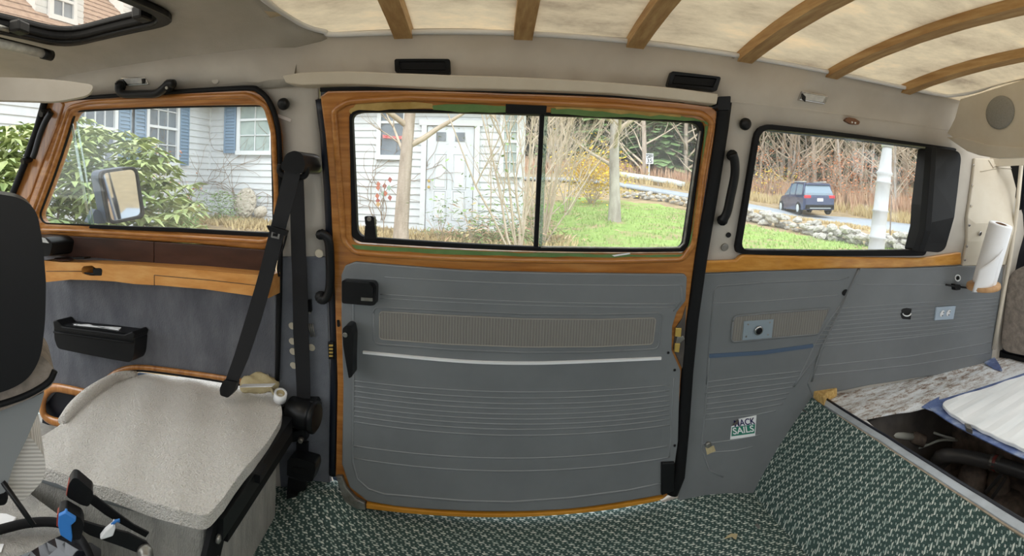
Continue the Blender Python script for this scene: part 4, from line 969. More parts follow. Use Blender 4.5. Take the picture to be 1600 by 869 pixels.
# =================================================================== SEAT BOX with its carpeted top
BZ = .295
sbx = thing('seat_box', (-.85, 1.1, 0), 'passenger seat box covered in cream and grey carpet', 'seat box')
toppx = rpoly([(186, 590), (220, 584), (300, 590), (400, 603), (436, 618), (443, 650), (420, 686), (382, 736), (350, 780), (324, 806), (280, 800), (200, 772), (120, 748), (60, 728), (30, 716), (40, 696), (90, 664), (140, 622)], [12, 10, 0, 8, 10, 14, 0, 0, 0, 14, 0, 0, 0, 0, 10, 10, 0, 8])
def bz(x, y): return .004 * math.sin(x * 9) * math.sin(y * 8) + .003 * math.sin(x * 41 + y * 23)
level('carpet_top', toppx, BZ + .02, .03, 'pile', sbx, bev=.010, seg=3, g=.04, zf=bz)
c1, c2, c3 = PZ(441, 652, BZ), PZ(324, 803, BZ), PZ(40, 724, BZ)
body = [(c2.x - .014, c2.y + .012), (c1.x - .012, c1.y), (-1.15, 1.30), (c3.x - .05, c3.y + .02)]
slab('body', [body], lambda u, v, d: (u, v, BZ - .01 - d), BZ - .012, .12, .008, 2, 'boxcarpet', sbx)
e_ = [Vector((p[0], p[1], BZ - .028)) for p in (tuple(c3.xy + Vector((-.03, -.002))), tuple(c2.xy + Vector((-.08, -.012))))]
sweep('edge_tube', [e_[0], e_[1]], .008, 'seatgrey', sbx, seg=8)
# rear hump of carpet
hp_ = [PZ(*p, BZ + .02) for p in ((96, 664), (118, 640), (150, 614), (186, 594), (214, 588))]
sweep('carpet_roll', curve([p + Vector((-.012, .012, .002)) for p in hp_], 4), .022, 'pile', sbx, seg=10, radii=[.3 + .7 * math.sin(math.pi * min(1, (i + 2) / 19)) for i in range(17)])
# black hinge rail along the box
ex = (c1.xy - c2.xy).normalized(); nx = Vector((-ex.y, ex.x)); nx = nx if nx.x > 0 else -nx
def rail_pt(t, o_, z): q = c2.xy + (c1.xy - c2.xy) * t + nx * o_; return Vector((q.x, q.y, z))
rl2 = thing('hinge_rail', rail_pt(.5, .02, BZ - .05), 'black steel hinge rail along the side of the seat box', 'rail')
sweep('rail', [rail_pt(.04, .012, BZ - .035), rail_pt(1.02, .012, BZ - .022)], 0, 'black', rl2, flat=(.016, .022), up=(0, 0, 1), rect=True)
sweep('rail_flange', [rail_pt(.10, .020, BZ - .05), rail_pt(1.04, .020, BZ - .045)], 0, 'rubber', rl2, flat=(.006, .030), up=(0, 0, 1), rect=True)
sweep('catch', [rail_pt(.40, .028, BZ - .018), rail_pt(.50, .028, BZ - .016)], 0, 'black', rl2, flat=(.014, .010), up=(0, 0, 1), rect=True)
sweep('end_plate', [rail_pt(.0, .006, BZ - .10), rail_pt(.10, .010, BZ - .02)], 0, 'rubber', rl2, flat=(.006, .034), up=(0, 0, 1), rect=True)
for t_, z_ in ((.035, BZ - .055), (.03, BZ - .10)): lathe('bolt', [(.009, 0), (.009, .006), (.005, .008)], frame_at(rail_pt(t_, .016, z_), (nx.x, nx.y, 0), (0, 0, 1)), 'steel', rl2, 10)

# things lying at the back of the box
pouch = thing('cloth_pouch', PZ(397, 616, BZ + .02), 'small tan cloth pouch lying at the back of the seat box', 'pouch')
bm = bmesh.new(); bmesh.ops.create_uvsphere(bm, u_segments=20, v_segments=12, radius=1)
for v in bm.verts:
    x, y, z = v.co; v.co = Vector((x * .062 * (1 + .18 * x), y * .034, max(-.02, z * .032 + .005 * math.sin(x * 6 + y * 5)) + .008 * x))
bm.transform(Matrix.Translation(PZ(397, 620, BZ + .02) + Vector((0, .012, .034))) @ Matrix.Rotation(.25, 4, 'Z'))
obj('bag', bm_mesh(bm, 'bag'), 'sand', pouch, True)
for k in range(5): sweep('gather', [PZ(418 + 1.2 * k, 606, BZ + .06) + Vector((.0, 0, 0)), PZ(428, 608 + 2.2 * k, BZ + .045)], .004, 'sand', pouch, seg=5)
nt_ = slab('note_card', [[(-.05, -.012), (.05, -.012), (.05, .012), (-.05, .012)]], lambda u, v, d: PZ(402, 602, BZ + .078) + Vector((u * .95, v + u * .25, u * .12 - d)), .002, .05, 0, 2, 'white')
tag(nt_, 'white card lying on the tan cloth pouch', 'card')
tr_ = thing('tape_roll', PZ(437, 622, BZ + .02), 'small roll of white tape beside the tan pouch', 'tape roll')
tm = frame_at(PZ(437, 626, BZ + .03) + Vector((0, 0, .004)), (.25, -.35, .9))
lathe('tape', [(.013, 0), (.0195, 0), (.0195, .026), (.013, .026), (.0125, .013)], tm, 'white', tr_, 18)
lathe('core', [(.0126, .004), (.0126, .0255), (.010, .0255), (.010, .004)], tm, 'sand', tr_, 16)

# buckles on stalks at the near side of the box
bk = thing('buckle_pair', PZ(225, 858, .10), 'two black seat belt buckles on stalks, one with a blue cap', 'buckle')
nY = .74
def bkp(px, py, y=nY): return PY(px, py, y)
cvb, fmb = facing((150 - CX) / FPX, .96)
def near(name, px, th, m, par, dd=0.0, bev=.004):
    return slab(name, [[cvb(*p) for p in px]], lambda u, v, d: fmb(u, v, d + dd), th, .2, bev, 3, m, par)
a_ = near('buckle', rpoly([(113, 757), (120, 757), (145, 778), (146, 788), (138, 803), (126, 800), (103, 787), (106, 768)], 4), .03, 'black', bk, .02, .006)
near('release_button', [(106, 766), (110, 767), (106, 788), (102, 786)], .02, 'redclip', a_, .022, .001)
b_ = near('buckle', rpoly([(92, 790), (104, 786), (128, 800), (132, 812), (126, 832), (112, 832), (94, 820)], 4), .03, 'black', bk, -.02, .006)
near('blue_cap', [(93, 791), (104, 786), (120, 796), (119, 800), (112, 806), (114, 826), (113, 832), (96, 821), (92, 805)], .014, 'blueclip', b_, -.028, .002)
near('release_button', [(90, 797), (93, 793), (92, 816), (89, 814)], .02, 'redclip', b_, -.015, .001)
near('stalk', [(140, 788), (150, 792), (180, 815), (212, 838), (236, 850), (230, 858), (200, 842), (165, 822), (138, 802)], .005, 'black', bk, .03, .001)
near('stalk', [(131, 812), (150, 818), (200, 830), (228, 844), (238, 856), (226, 866), (190, 852), (140, 834), (130, 828)], .005, 'black', bk, -.005, .001)
q_ = fmb(*cvb(226, 859), -.006); lathe('pivot_bolt', [(.016, 0), (.016, .008), (.011, .010), (.011, .018), (.006, .020)], frame_at(q_, fmb(0, 0, 0) - fmb(0, 0, 1), (0, 0, 1)), 'steel', bk, 16)
wc = thing('wire_connector', fmb(*cvb(170, 815), -.02), 'white plastic wire connector on blue wires by the buckles', 'connector')
near('plug', [(176, 806), (180, 812), (176, 824), (164, 828), (157, 830), (156, 826), (164, 816)], .012, 'white', wc, -.025, .003)
near('plug', [(178, 808), (180, 818), (174, 826), (170, 824)], .01, 'white', wc, -.012, .002)
for k in range(2): sweep('wire', [fmb(*cvb(174 + 2 * k, 808), -.02), fmb(*cvb(180 + 2 * k, 801), -.022), fmb(*cvb(186, 804 - 3 * k), -.02)], .0022, 'blueclip', wc, seg=5)

# =================================================================== DRIVER'S SEAT at the edge
R0 = .62
db = slab('drivers_seat_box', [rpoly([(-1.35, -.2), (-.70, -.2), (-.72, .72), (-1.35, .70)], .03)], lambda u, v, d: (u, v, .265 - d), .265, .15, .01, 2, 'boxcarpet')
tag(db, 'low grey carpeted seat box below the hose and plastic sheet', 'seat box')
ds_ = thing('captain_chair', (-.55, .36, 0), 'seat with black back shell and grey cloth sides', 'seat')
cvs, fms = facing((10 - CX) / FPX, R0)
def seat(name, px, th, m, dd=0.0, bev=.012, seg=4, par=ds_):
    cv_, fm_ = facing((10 - CX) / FPX, R0 + dd)
    return slab(name, [[cv_(*p) for p in px]], lambda u, v, d: fm_(u, v, d), th, .3, bev, seg, m, par)
seat('headrest_shell', rpoly([(-120, 300), (0, 303), (36, 310), (58, 330), (67, 380), (72, 440), (71, 500), (64, 560), (44, 594), (10, 612), (-120, 640)], [0, 20, 20, 16, 10, 10, 20, 20, 20, 20, 0]), .11, 'black', 0, .04, 6)
seat('cloth_side', rpoly([(-120, 640), (0, 612), (30, 590), (62, 552), (82, 572), (88, 590), (80, 604), (50, 622), (0, 643), (-120, 680)], [0, 6, 6, 10, 10, 8, 8, 8, 8, 0]), .10, 'seatdark', .02, .02)
sweep('edge_piping', [fms(*cvs(*p), .018) for p in curve([(88, 588), (78, 606), (50, 624), (20, 636), (-20, 648)], 5)], .004, 'rubber', ds_, seg=6)
seat('grey_shell', rpoly([(-120, 660), (0, 642), (50, 622), (70, 612), (62, 640), (40, 690), (20, 730), (8, 770), (-120, 800)], [0, 0, 0, 4, 0, 10, 10, 4, 0]), .08, 'seatgrey', .03, .012)
seat('cushion', rpoly([(12, 720), (36, 674), (54, 690), (68, 712), (72, 728), (68, 750), (52, 768), (30, 788), (14, 775)], [6, 8, 6, 6, 8, 8, 8, 8, 6]), .12, 'seatcloth', .05, .012, 4)
seat('seat_frame', [(-80, 768), (5, 768), (14, 778), (10, 792), (-80, 800)], .08, 'rubber', .08, .006)
sweep('recliner_lever', [fms(*cvs(4, 776), .03), fms(*cvs(30, 805), .02), fms(*cvs(54, 831), .01)], .0035, 'black', ds_, seg=8)
# black hose and the film on the floor, pale scraps
hb = sweep('black_hose', curve([PZ(-60, 838, .28), PZ(-10, 830, .28), PZ(40, 818, .285), PZ(82, 816, .285), PZ(108, 824, .285), PZ(124, 842, .28), PZ(138, 866, .28), PZ(146, 900, .277)], 6), .009, 'rubber', None, seg=10)
tag(hb, 'black rubber hose looped on the floor below the buckles', 'hose')
fpx = [(28, 866), (60, 850), (100, 832), (118, 838), (130, 856), (140, 880), (130, 910), (20, 900)]
fi = level('plastic_film', edge_noise(fpx, 1.5, 61, 3), .279, .003, 'gloss', None, g=.02, zf=lambda x, y: .006 * math.sin(x * 24 + y * 15) + .003 * math.sin(y * 40))
tag(fi, 'crumpled glossy dark plastic sheet inside the hose loop', 'plastic sheet')
bs = level('black_bracket', rpoly([(132, 852), (140, 847), (158, 858), (158, 868), (148, 880), (130, 866)], 3), .276, .01, 'black', None, bev=.002)
tag(bs, 'black plastic bracket on the floor beside the hose', 'bracket')
sc1 = level('white_scrap', [(-20, 800), (10, 802), (26, 808), (20, 816), (0, 828), (-20, 832)], .272, .006, 'paper', None, bev=.002); tag(sc1, 'white plastic scrap beside the seat lever', 'scrap')
sc2 = level('paper_scrap', [(-10, 850), (6, 850), (2, 862), (-10, 868)], .268, .002, 'paper', None); tag(sc2, 'small white paper scrap by the black hose', 'scrap')
gs = slab('step_mat', [[(-2.0, -.3), (-1.38, -.3), (-1.38, .74), (-1.18, .76), (-1.18, 1.31), (-2.0, 1.31)]], lambda u, v, d: (u, v, .012 - d), .01, .2, 0, 2, 'boxcarpet')
tag(gs, 'grey carpet mat on the cab floor around the seats', 'floor mat')
lf = level('leaf_scrap', edge_noise([(1132, 841), (1142, 834), (1152, 834), (1151, 842), (1144, 838)], .8, 70, 2), .012, .003, 'sand', None); tag(lf, 'curled dry leaf on the green carpet', 'leaf')
tp = level('carpet_joint_strip', [(1158, 790), (1164, 790), (1188, 824), (1184, 826)], .006, .004, 'steel', None); tag(tp, 'bare metal strip showing at the carpet joint', 'strip')
wp = level('bare_floor_patch', edge_noise([(468, 790), (486, 792), (497, 806), (490, 810), (470, 804)], 1.2, 71, 2), .02, .006, mat('bare_tan', (120, 104, 90), (96, 82, 70), rough=.9, scale=30), None); tag(wp, 'bare brown floor patch beside the seat box', 'floor patch')

# =================================================================== SUNROOF, visor, tube light
srf = thing('sunroof', (-.86, .62, 1.36), 'tilting glass sunroof with black frame over the cab', 'sunroof')
def ring(i): return rpoly([(SR0 - i, SY1 + i), (SR1 + i, SY1 + i), (SR1 + i, SY0 - i), (SR0 - i, SY0 - i)], .09, 6)
def sr(name, o_, i_, z, th, m, bev=.004): return slab(name, [ring(o_), ring(i_)] if i_ is not None else [ring(o_)], lambda u, v, d: (u, v, z + d), th, .09, bev, 2, m, srf)
sr('inner_frame', .024, -.002, 1.346, .016, 'black', .005)
sr('seal_ring', .004, -.014, 1.356, .024, 'rubber', .006)
sr('frame_lip', .0, -.020, 1.374, .012, 'black', .003)
sr('glass_panel', .01, None, 1.398, .004, 'sunglass', 0)
sweep('glass_rim', [(x, y, 1.392) for x, y in ring(.008)], .007, 'rubber', srf, seg=8, closed=True)
box('latch_arm', (.10, .03, .02), Matrix.Translation((SR1 - .02, .62, 1.372)) @ Matrix.Rotation(.2, 4, 'Z'), 'black', srf, .006)
box('latch_handle', (.05, .07, .02), Matrix.Translation((SR1 - .03, .60, 1.362)), 'black', srf, .006)
c = PZ(30, 43, 1.355); box('side_latch', (.035, .05, .03), Matrix.Translation(c) @ Matrix.Rotation(.3, 4, 'Z'), 'black', srf, .006)
sweep('side_latch_pin', [PZ(-10, 40, 1.356), PZ(14, 46, 1.356)], .008, 'steel', srf, seg=8)
c = PZ(222, 22, 1.352); box('hinge', (.03, .045, .03), Matrix.Translation(c), 'black', srf, .006)
tl = thing('tube_light', PZ(40, 76, 1.33), 'white tube light with a black end cap beside the sunroof', 'light')
sweep('tube', [PZ(-60, 55, 1.330), PZ(68, 84, 1.330)], .013, 'lens', tl, seg=12)
sweep('end_cap', [PZ(66, 83.5, 1.330), PZ(80, 87, 1.330)], .016, 'black', tl, seg=12)
sweep('back_rail', [PZ(-60, 50, 1.338), PZ(76, 82, 1.338)], .009, 'rubber', tl, seg=8)
vs = thing('sun_visor', PR(60, 130, 1.35), 'padded cream sun visor above the windscreen', 'sun visor')
slab('pad', [rpoly([(-.45, -.032), (.07, -.048), (.155, -.03), (.17, -.002), (.06, .012), (-.45, .036)], [0, .03, .02, .02, .05, 0], 5)], (lambda cvf: (lambda u, v, d: cvf[1](u, v, d)))((0, (lambda fr_: (lambda u, v, d: fr_ @ Vector((u, v, -d))))(frame_at(PR(48, 131, 1.36), (.69, -.72, 0), (.72, .69, 0))))), .03, .1, .010, 3, 'headliner', vs)
# door mirror outside
mr_ = thing('door_mirror', PR(190, 345, 1.95), 'blue-grey door mirror outside the front door window', 'mirror')
cvm, fmm = facing(-1.14, 1.80)
def mir(name, px, th, m, dd=0.0, bev=.006, holes=()): return slab(name, [[cvm(*p) for p in px]] + [[cvm(*p) for p in h] for h in holes], lambda u, v, d: fmm(u, v, d + dd), th, .3, bev, 3, m, mr_)
MAT['mirrorhouse'] = mat('mirror_housing', (74, 92, 116), rough=.35)
fo = rpoly([(156, 267), (215, 259), (228, 340), (172, 352)], [12, 12, 10, 10]); fi_ = rpoly([(160, 271), (212, 264), (222, 336), (175, 346)], [10, 10, 8, 8])
mir('bezel', fo, .03, 'black', 0, .004, [fi_]); mir('mirror_face', rpoly([(159, 270), (213, 263), (223, 337), (174, 347)], 9), .004, 'mirror', .008, 0)
mir('housing', fo, .08, 'mirrorhouse', .03, .025)
mir('arm', rpoly([(158, 328), (166, 332), (176, 352), (146, 352)], 4), .05, 'mirrorhouse', .06, .01)
# =================================================================== OUTSIDE
# ground: height over (x, y) through a few known places
CP = [(0, 2, -.55), (-3, 2, -.5), (3, 2, -.5), (0, -6, -.6), (-8, -4, -.5), (8, -4, -.6), (-6, 8, .05), (-3, 9.8, 0), (.6, 10, -.02), (-5.5, 6, -.1), (-9, 5, 0), (-8, 14, .1), (0, 14, .15), (2.8, 19, .45), (2.9, 11.6, .17), (6.5, 19, .45),
      (4.1, 6.9, -.10), (8.65, 11, -.38), (7.3, 14.5, .0), (12, 9, -.65),
      (5.8, 28.4, 1.25), (7.75, 25.9, .98), (10.1, 24.5, .58), (12.5, 22.8, .14), (14.7, 20.8, -.35), (15.9, 14.5, -.6), (17, 11, -.7),
      (8, 33, 1.7), (14, 32, 1.0), (20, 26, .3), (24, 18, -.3), (24, 10, -.6), (0, 35, 1.5), (-14, 30, 1.2), (-20, 10, .3), (-20, -10, -.2), (25, -10, -.6), (20, 50, 3.5), (45, 40, 4), (50, 15, 3), (-10, 55, 3.5), (60, 60, 9), (-40, 40, 3), (0, 80, 8), (60, 0, 2)]
cp = np.array(CP, float)
def _phi(r): return r
A_ = np.zeros((len(cp) + 3,) * 2); dd_ = np.hypot(cp[:, None, 0] - cp[None, :, 0], cp[:, None, 1] - cp[None, :, 1])
A_[:-3, :-3] = _phi(dd_); A_[:-3, -3] = A_[-3, :-3] = 1; A_[:-3, -2:] = cp[:, :2]; A_[-2:, :-3] = cp[:, :2].T
wgt_ = np.linalg.solve(A_, np.r_[cp[:, 2], 0, 0, 0])
def gz(x, y): return float(_phi(np.hypot(cp[:, 0] - x, cp[:, 1] - y)) @ wgt_[:-3] + wgt_[-3] + wgt_[-2] * x + wgt_[-1] * y)
def gpt(th, r, dz=0): x, y = r * math.sin(th), r * math.cos(th); return Vector((x, y, gz(x, y) + dz))
def az(px): return (px - CX) / FPX

def ground_mat():
    m, n, b = base_mat('autumn_ground'); b.inputs['Roughness'].default_value = 1; b.inputs['Specular IOR Level'].default_value = .1
    tc = N(n, 'ShaderNodeTexCoord')
    lawn = ramp(n, noise(n, tc.outputs['Object'], 3.5, 6, .7), [(.3, lin((130, 158, 84))), (.55, lin((152, 178, 100))), (.75, lin((176, 190, 124)))])
    brush = ramp(n, noise(n, tc.outputs['Object'], 1.6, 6, .75), [(.3, lin((128, 112, 92))), (.55, lin((170, 150, 118))), (.75, lin((192, 174, 138)))])
    at = N(n, 'ShaderNodeAttribute', attribute_name='lawn'); ad = N(n, 'ShaderNodeMath', operation='ADD'); n.links.new(at.outputs['Fac'], ad.inputs[0])
    ml = N(n, 'ShaderNodeMath', operation='MULTIPLY'); n.links.new(noise(n, tc.outputs['Object'], 1.2, 4), ml.inputs[0]); ml.inputs[1].default_value = .6; n.links.new(ml.outputs[0], ad.inputs[1])
    f = ramp(n, ad.outputs[0], [(.70, (0, 0, 0, 1)), (.82, (1, 1, 1, 1))])
    mx = N(n, 'ShaderNodeMix', data_type='RGBA'); n.links.new(f, mx.inputs[0]); n.links.new(brush, mx.inputs[6]); n.links.new(lawn, mx.inputs[7])
    n.links.new(mx.outputs[2], b.inputs['Base Color']); bump(n, b, noise(n, tc.outputs['Object'], 40, 3), .6, .03); return m
bm = bmesh.new(); lay = bm.verts.layers.float.new('lawn'); NX, NY = 110, 110; gv = []
def warp(t): return math.copysign(abs(t) ** 1.9, t)
lawn_poly = [(-1.2, 4), (12, 3), (14, 7), (8.2, 12.2), (6.9, 15.2), (6.1, 18.2), (3.0, 20.5), (1.2, 16), (1.0, 10.2), (-1.0, 8.6)]
lawn2 = [(-7, 3), (-2, 3), (-2.2, 8.4), (-5.6, 8.6)]
for i in range(NX + 1):
    row = []
    for j in range(NY + 1):
        x = 6 + 80 * warp(-1 + 2 * i / NX); y = 12 + 80 * warp(-1 + 2 * j / NY)
        v = bm.verts.new((x, y, gz(x, y))); v[lay] = .5 if (inpoly(x, y, lawn_poly)) else (.34 if inpoly(x, y, lawn2) else 0.0); row.append(v)
    gv.append(row)
for i in range(NX):
    for j in range(NY): bm.faces.new((gv[i][j], gv[i + 1][j], gv[i + 1][j + 1], gv[i][j + 1]))
go = obj('ground_lawn', bm_mesh(bm, 'ground_lawn'), ground_mat(), None, True); struct(go, 'lawn and leaf-strewn ground around the house')
# grass blades on the near lawn: nobody could count them
rnd = random.Random(3); gv_, gf_ = [], []
for k in range(9000):
    x, y = rnd.uniform(1, 12), rnd.uniform(4, 17)
    if not inpoly(x, y, lawn_poly): continue
    z = gz(x, y); a = rnd.uniform(0, 6.28); h = rnd.uniform(.04, .09); s = len(gv_); wd = .02
    gv_ += [(x - wd * math.cos(a), y - wd * math.sin(a), z), (x + wd * math.cos(a), y + wd * math.sin(a), z), (x + rnd.uniform(-.03, .03), y + rnd.uniform(-.03, .03), z + h)]; gf_.append((s, s + 1, s + 2))
me = bpy.data.meshes.new('grass'); me.from_pydata(gv_, [], gf_)
MAT['grass'] = mat('grass_blades', (138, 166, 92), (168, 188, 116), rough=.9, scale=1.2)
gr_ = obj('lawn_grass', me, 'grass'); gr_['kind'] = 'stuff'; tag(gr_, 'short green grass of the mown lawn', 'grass')
# road
MAT['asphalt'] = mat('pale_asphalt', (150, 158, 168), (164, 172, 182), rough=.8, scale=4)
rc_ = curve([(.05, 31, 0), (.2, 29.3, 0), (.291, 27, 0), (.39, 26.5, 0), (.5, 26, 0), (.614, 25.5, 0), (.72, 24, 0), (.83, 21.5, 0), (1.0, 20, 0), (1.2, 19, 0), (1.5, 18, 0)], 4)
bm = bmesh.new(); rows = []
for th, r, _ in rc_:
    c = gpt(th, r); t_ = Vector((math.sin(th), math.cos(th), 0)); rows.append([bm.verts.new(Vector((c.x, c.y, c.z + .06)) + t_ * d + Vector((0, 0, (gz(*(c + t_ * d).xy) - c.z) * .35))) for d in (-2.9, -1.4, 0, 1.4, 2.9)])
for A, B in zip(rows[:-1], rows[1:]):
    for k in range(4): bm.faces.new((A[k], A[k + 1], B[k + 1], B[k]))
ro = obj('road', bm_mesh(bm, 'road'), 'asphalt', None, True); struct(ro, 'pale grey country road')
sol = ro.modifiers.new('thickness', 'SOLIDIFY'); sol.thickness = .12

# ---- house: main wall facing the van and a wing at a right angle, clapboards, windows, door
MAT['clap'] = mat('white_clapboard', (212, 216, 220), (222, 226, 230), rough=.6, scale=3)
MAT['sash'] = mat('white_sash', (222, 226, 230), rough=.5)
MAT['winglass'] = mat('window_glass', (92, 102, 114), (126, 136, 146), rough=.12, scale=2, coat=.5)
MAT['winlight'] = mat('curtained_glass', (176, 190, 186), (150, 166, 164), rough=.15, scale=3, coat=.5)
MAT['shutter'] = mat('blue_shutter', (120, 146, 172), rough=.6)
MAT['shingle'] = mat('brown_shingle', (146, 118, 98), (172, 146, 124), rough=.9, scale=9)
MAT['found'] = mat('foundation', (150, 145, 138), (120, 116, 110), rough=.9, scale=6)
MY, WX = 10.0, -6.15
hs_ = thing('house', (-3, 12, 0), 'white clapboard house with blue shutters and brown shingle roof', 'house')
body = slab('house_body', [[(WX - .02, MY + .05), (.64, MY + .05), (.64, 17), (WX - 8, 17), (WX - 8, 1.0), (WX - .02, 1.0)]], lambda u, v, d: (u, v, 2.7 - d), 3.1, 3, 0, 2, 'clap', hs_)
EXP = .14
def boards(org, tdir, ndir, length, name_parent, z0, n_):
    bmx = bmesh.new()
    prof = [(.0, 0.004), (-.036, 0.0), (-.006, EXP + .012), (0.0, EXP + .012)]
    a = [bmx.verts.new(Vector((0, 0, 0)) - Vector(ndir) * p[0] + Vector((0, 0, p[1]))) for p in prof]
    b = [bmx.verts.new(v.co + Vector(tdir) * length) for v in a]
    for k in range(4): bmx.faces.new((a[k], a[(k + 1) % 4], b[(k + 1) % 4], b[k]))
    bmx.faces.new(a[::-1]); bmx.faces.new(b)
    me_ = bm_mesh(bmx, 'clapboard'); me_.materials.append(MAT['clap'])
    for k in range(n_):
        o_ = bpy.data.objects.new('clapboard', me_); COL.objects.link(o_); o_.parent = name_parent; o_.location = Vector(org) + Vector((0, 0, z0 + k * EXP))
mw = slab('front_wall', [[(WX, -.1), (.64, -.1), (.64, 2.75), (WX, 2.75)]], lambda u, v, d: (u, MY + d, v), .06, 3, 0, 2, 'clap', hs_)
boards((WX, MY, 0), (1, 0, 0), (0, -1, 0), 6.79, mw, .02, 19)
ww = slab('wing_wall', [[(1.2, -.1), (MY, -.1), (MY, 2.75), (1.2, 2.75)]], lambda u, v, d: (WX - d, u, v), .06, 3, 0, 2, 'clap', hs_)
boards((WX, 1.2, 0), (0, 1, 0), (1, 0, 0), MY - 1.2, ww, .02, 19)
box('corner_board', (.10, .04, 2.8), Matrix.Translation((.60, MY - .03, 1.35)), 'sash', hs_); box('corner_board', (.06, .06, 2.8), Matrix.Translation((WX + .03, MY - .03, 1.35)), 'sash', hs_)
box('foundation', (6.8, .04, .3), Matrix.Translation((-2.75, MY - .005, -.12)), 'found', hs_); box('foundation', (.04, 8.8, .3), Matrix.Translation((WX + .005, 5.6, -.12)), 'found', hs_)
def hwin(org, t, n, w_, h_, cols, rows_, glass, par, shut=(0, 0), sw=.32, halves=2):
    """double-hung window: casing, sashes, muntins; org is the lower centre"""
    t, n = Vector(t), Vector(n); M = Matrix(((t.x, n.x, 0, org[0] + n.x * .03), (t.y, n.y, 0, org[1] + n.y * .03), (t.z, n.z, 1, org[2]), (0, 0, 0, 1)))
    f = box('window', (w_ + .04, .03, h_ + .04), M @ Matrix.Translation((0, .012, h_ / 2)), glass, par)
    for s in (-1, 1): box('casing', (.085, .075, h_ + .17), M @ Matrix.Translation((s * (w_ / 2 + .04), .037, h_ / 2)), 'sash', f)
    for z in (-.045, h_ + .045): box('casing', (w_ + .2, .085 if z < 0 else .075, .09), M @ Matrix.Translation((0, .042, z)), 'sash', f)
    if halves == 2: box('meeting_rail', (w_, .05, .05), M @ Matrix.Translation((0, .04, h_ / 2)), 'sash', f)
    for k in range(1, cols): box('muntin', (.018, .04, h_), M @ Matrix.Translation((-w_ / 2 + w_ * k / cols, .036, h_ / 2)), 'sash', f)
    for k in range(1, rows_):
        if halves == 2 and k * 2 == rows_: continue
        box('muntin', (w_, .04, .018), M @ Matrix.Translation((0, .036, h_ * k / rows_)), 'sash', f)
    for s, on in zip((-1, 1), shut):
        if not on: continue
        c = s * (w_ / 2 + .10 + sw / 2)
        sh = box('shutter', (sw, .03, h_ + .1), M @ Matrix.Translation((c, .045, h_ / 2)), 'shutter', par)
        for q in (-1, 1): box('stile', (.04, .05, h_ + .1), M @ Matrix.Translation((c + q * (sw / 2 - .02), .05, h_ / 2)), 'shutter', sh)
        for k in range(20): box('louvre', (sw - .08, .022, .03), M @ Matrix.Translation((c, .062, .04 + k * (h_ - .05) / 19.0)) @ Matrix.Rotation(.6, 4, 'X'), 'shutter', sh)
    return f
def on_main(px, py): return PY(px, py, MY)
def on_wing(px, py): return PX(px, py, WX)
# main wall windows
a, b = on_main(597, 180), on_main(630, 243); hwin(((a.x + b.x) / 2, MY, b.z), (1, 0, 0), (0, -1, 0), b.x - a.x, 1.30, 1, 2, 'winglass', hs_)
a, b = on_main(379, 160), on_main(424, 236); hwin(((a.x + b.x) / 2, MY, b.z), (1, 0, 0), (0, -1, 0), b.x - a.x, 1.35, 2, 4, 'winlight', hs_, (1, 0), .30)
a, b = on_main(788, 190), on_main(806, 270); hwin(((a.x + b.x) / 2, MY, b.z), (1, 0, 0), (0, -1, 0), b.x - a.x, 1.20, 2, 6, 'winlight', hs_)
# wing windows
a, b = on_wing(228, 168), on_wing(270, 254); hwin((WX, (a.y + b.y) / 2, b.z), (0, 1, 0), (1, 0, 0), b.y - a.y, 1.35, 3, 4, 'winglass', hs_, (1, 1), .34)
a, b = on_wing(112, 168), on_wing(172, 262); hwin((WX, (a.y + b.y) / 2, b.z), (0, 1, 0), (1, 0, 0), b.y - a.y, 1.35, 4, 4, 'winglass', hs_, (1, 1), .34)
# door
a, b = on_main(664, 196), on_main(742, 363); dw, dh = b.x - a.x, a.z - b.z; dxc = (a.x + b.x) / 2
hd1 = box('front_door', (dw - .125, .05, dh - .02), Matrix.Translation((dxc, MY - .030, b.z + dh / 2 - .01)), mat('door_white', (216, 222, 230), rough=.45), hs_, .004)
box('gap_shadow', (dw - .06, .02, dh), Matrix.Translation((dxc, MY - .035, b.z + dh / 2)), 'found', hd1)  # shade of the gap round the door, put in as a darker board
for s in (-1, 1):
    box('casing', (.10, .10, dh), Matrix.Translation((dxc + s * dw / 2, MY - .05, b.z + dh / 2)), 'sash', hd1)
    box('door_pane', (.19, .04, .17), Matrix.Translation((dxc + s * .185, MY - .052, b.z + dh - .22)), 'winglass', hd1)
    for z, h_ in ((.92, .62), (.32, .50)):
        box('panel', (.20, .022, h_), Matrix.Translation((dxc + s * .185, MY - .056, b.z + z + h_ / 2 - .06)), 'sash', hd1, .010)
        sweep('panel_moulding', [(dxc + s * .185 + x * .125, MY - .058, b.z + z + h_ / 2 - .06 + y * (h_ / 2 + .03)) for x, y in ((-1, -1), (1, -1), (1, 1), (-1, 1))], .013, 'clap', hd1, seg=6, closed=True)
box('casing', (dw + .2, .11, .11), Matrix.Translation((dxc, MY - .05, b.z + dh + .05)), 'sash', hd1)
for z in (.98, .86):
    kx = dxc - dw / 2 + .12; lathe('door_knob', [(.02, 0), (.012, .02), (.03, .045), (.02, .065)], frame_at((kx, MY - .07, b.z + z), (0, -1, 0)), 'brass', hd1, 12)
box('door_step', (1.3, .5, .12), Matrix.Translation((dxc, MY - .3, b.z - .06)), 'found', hs_)
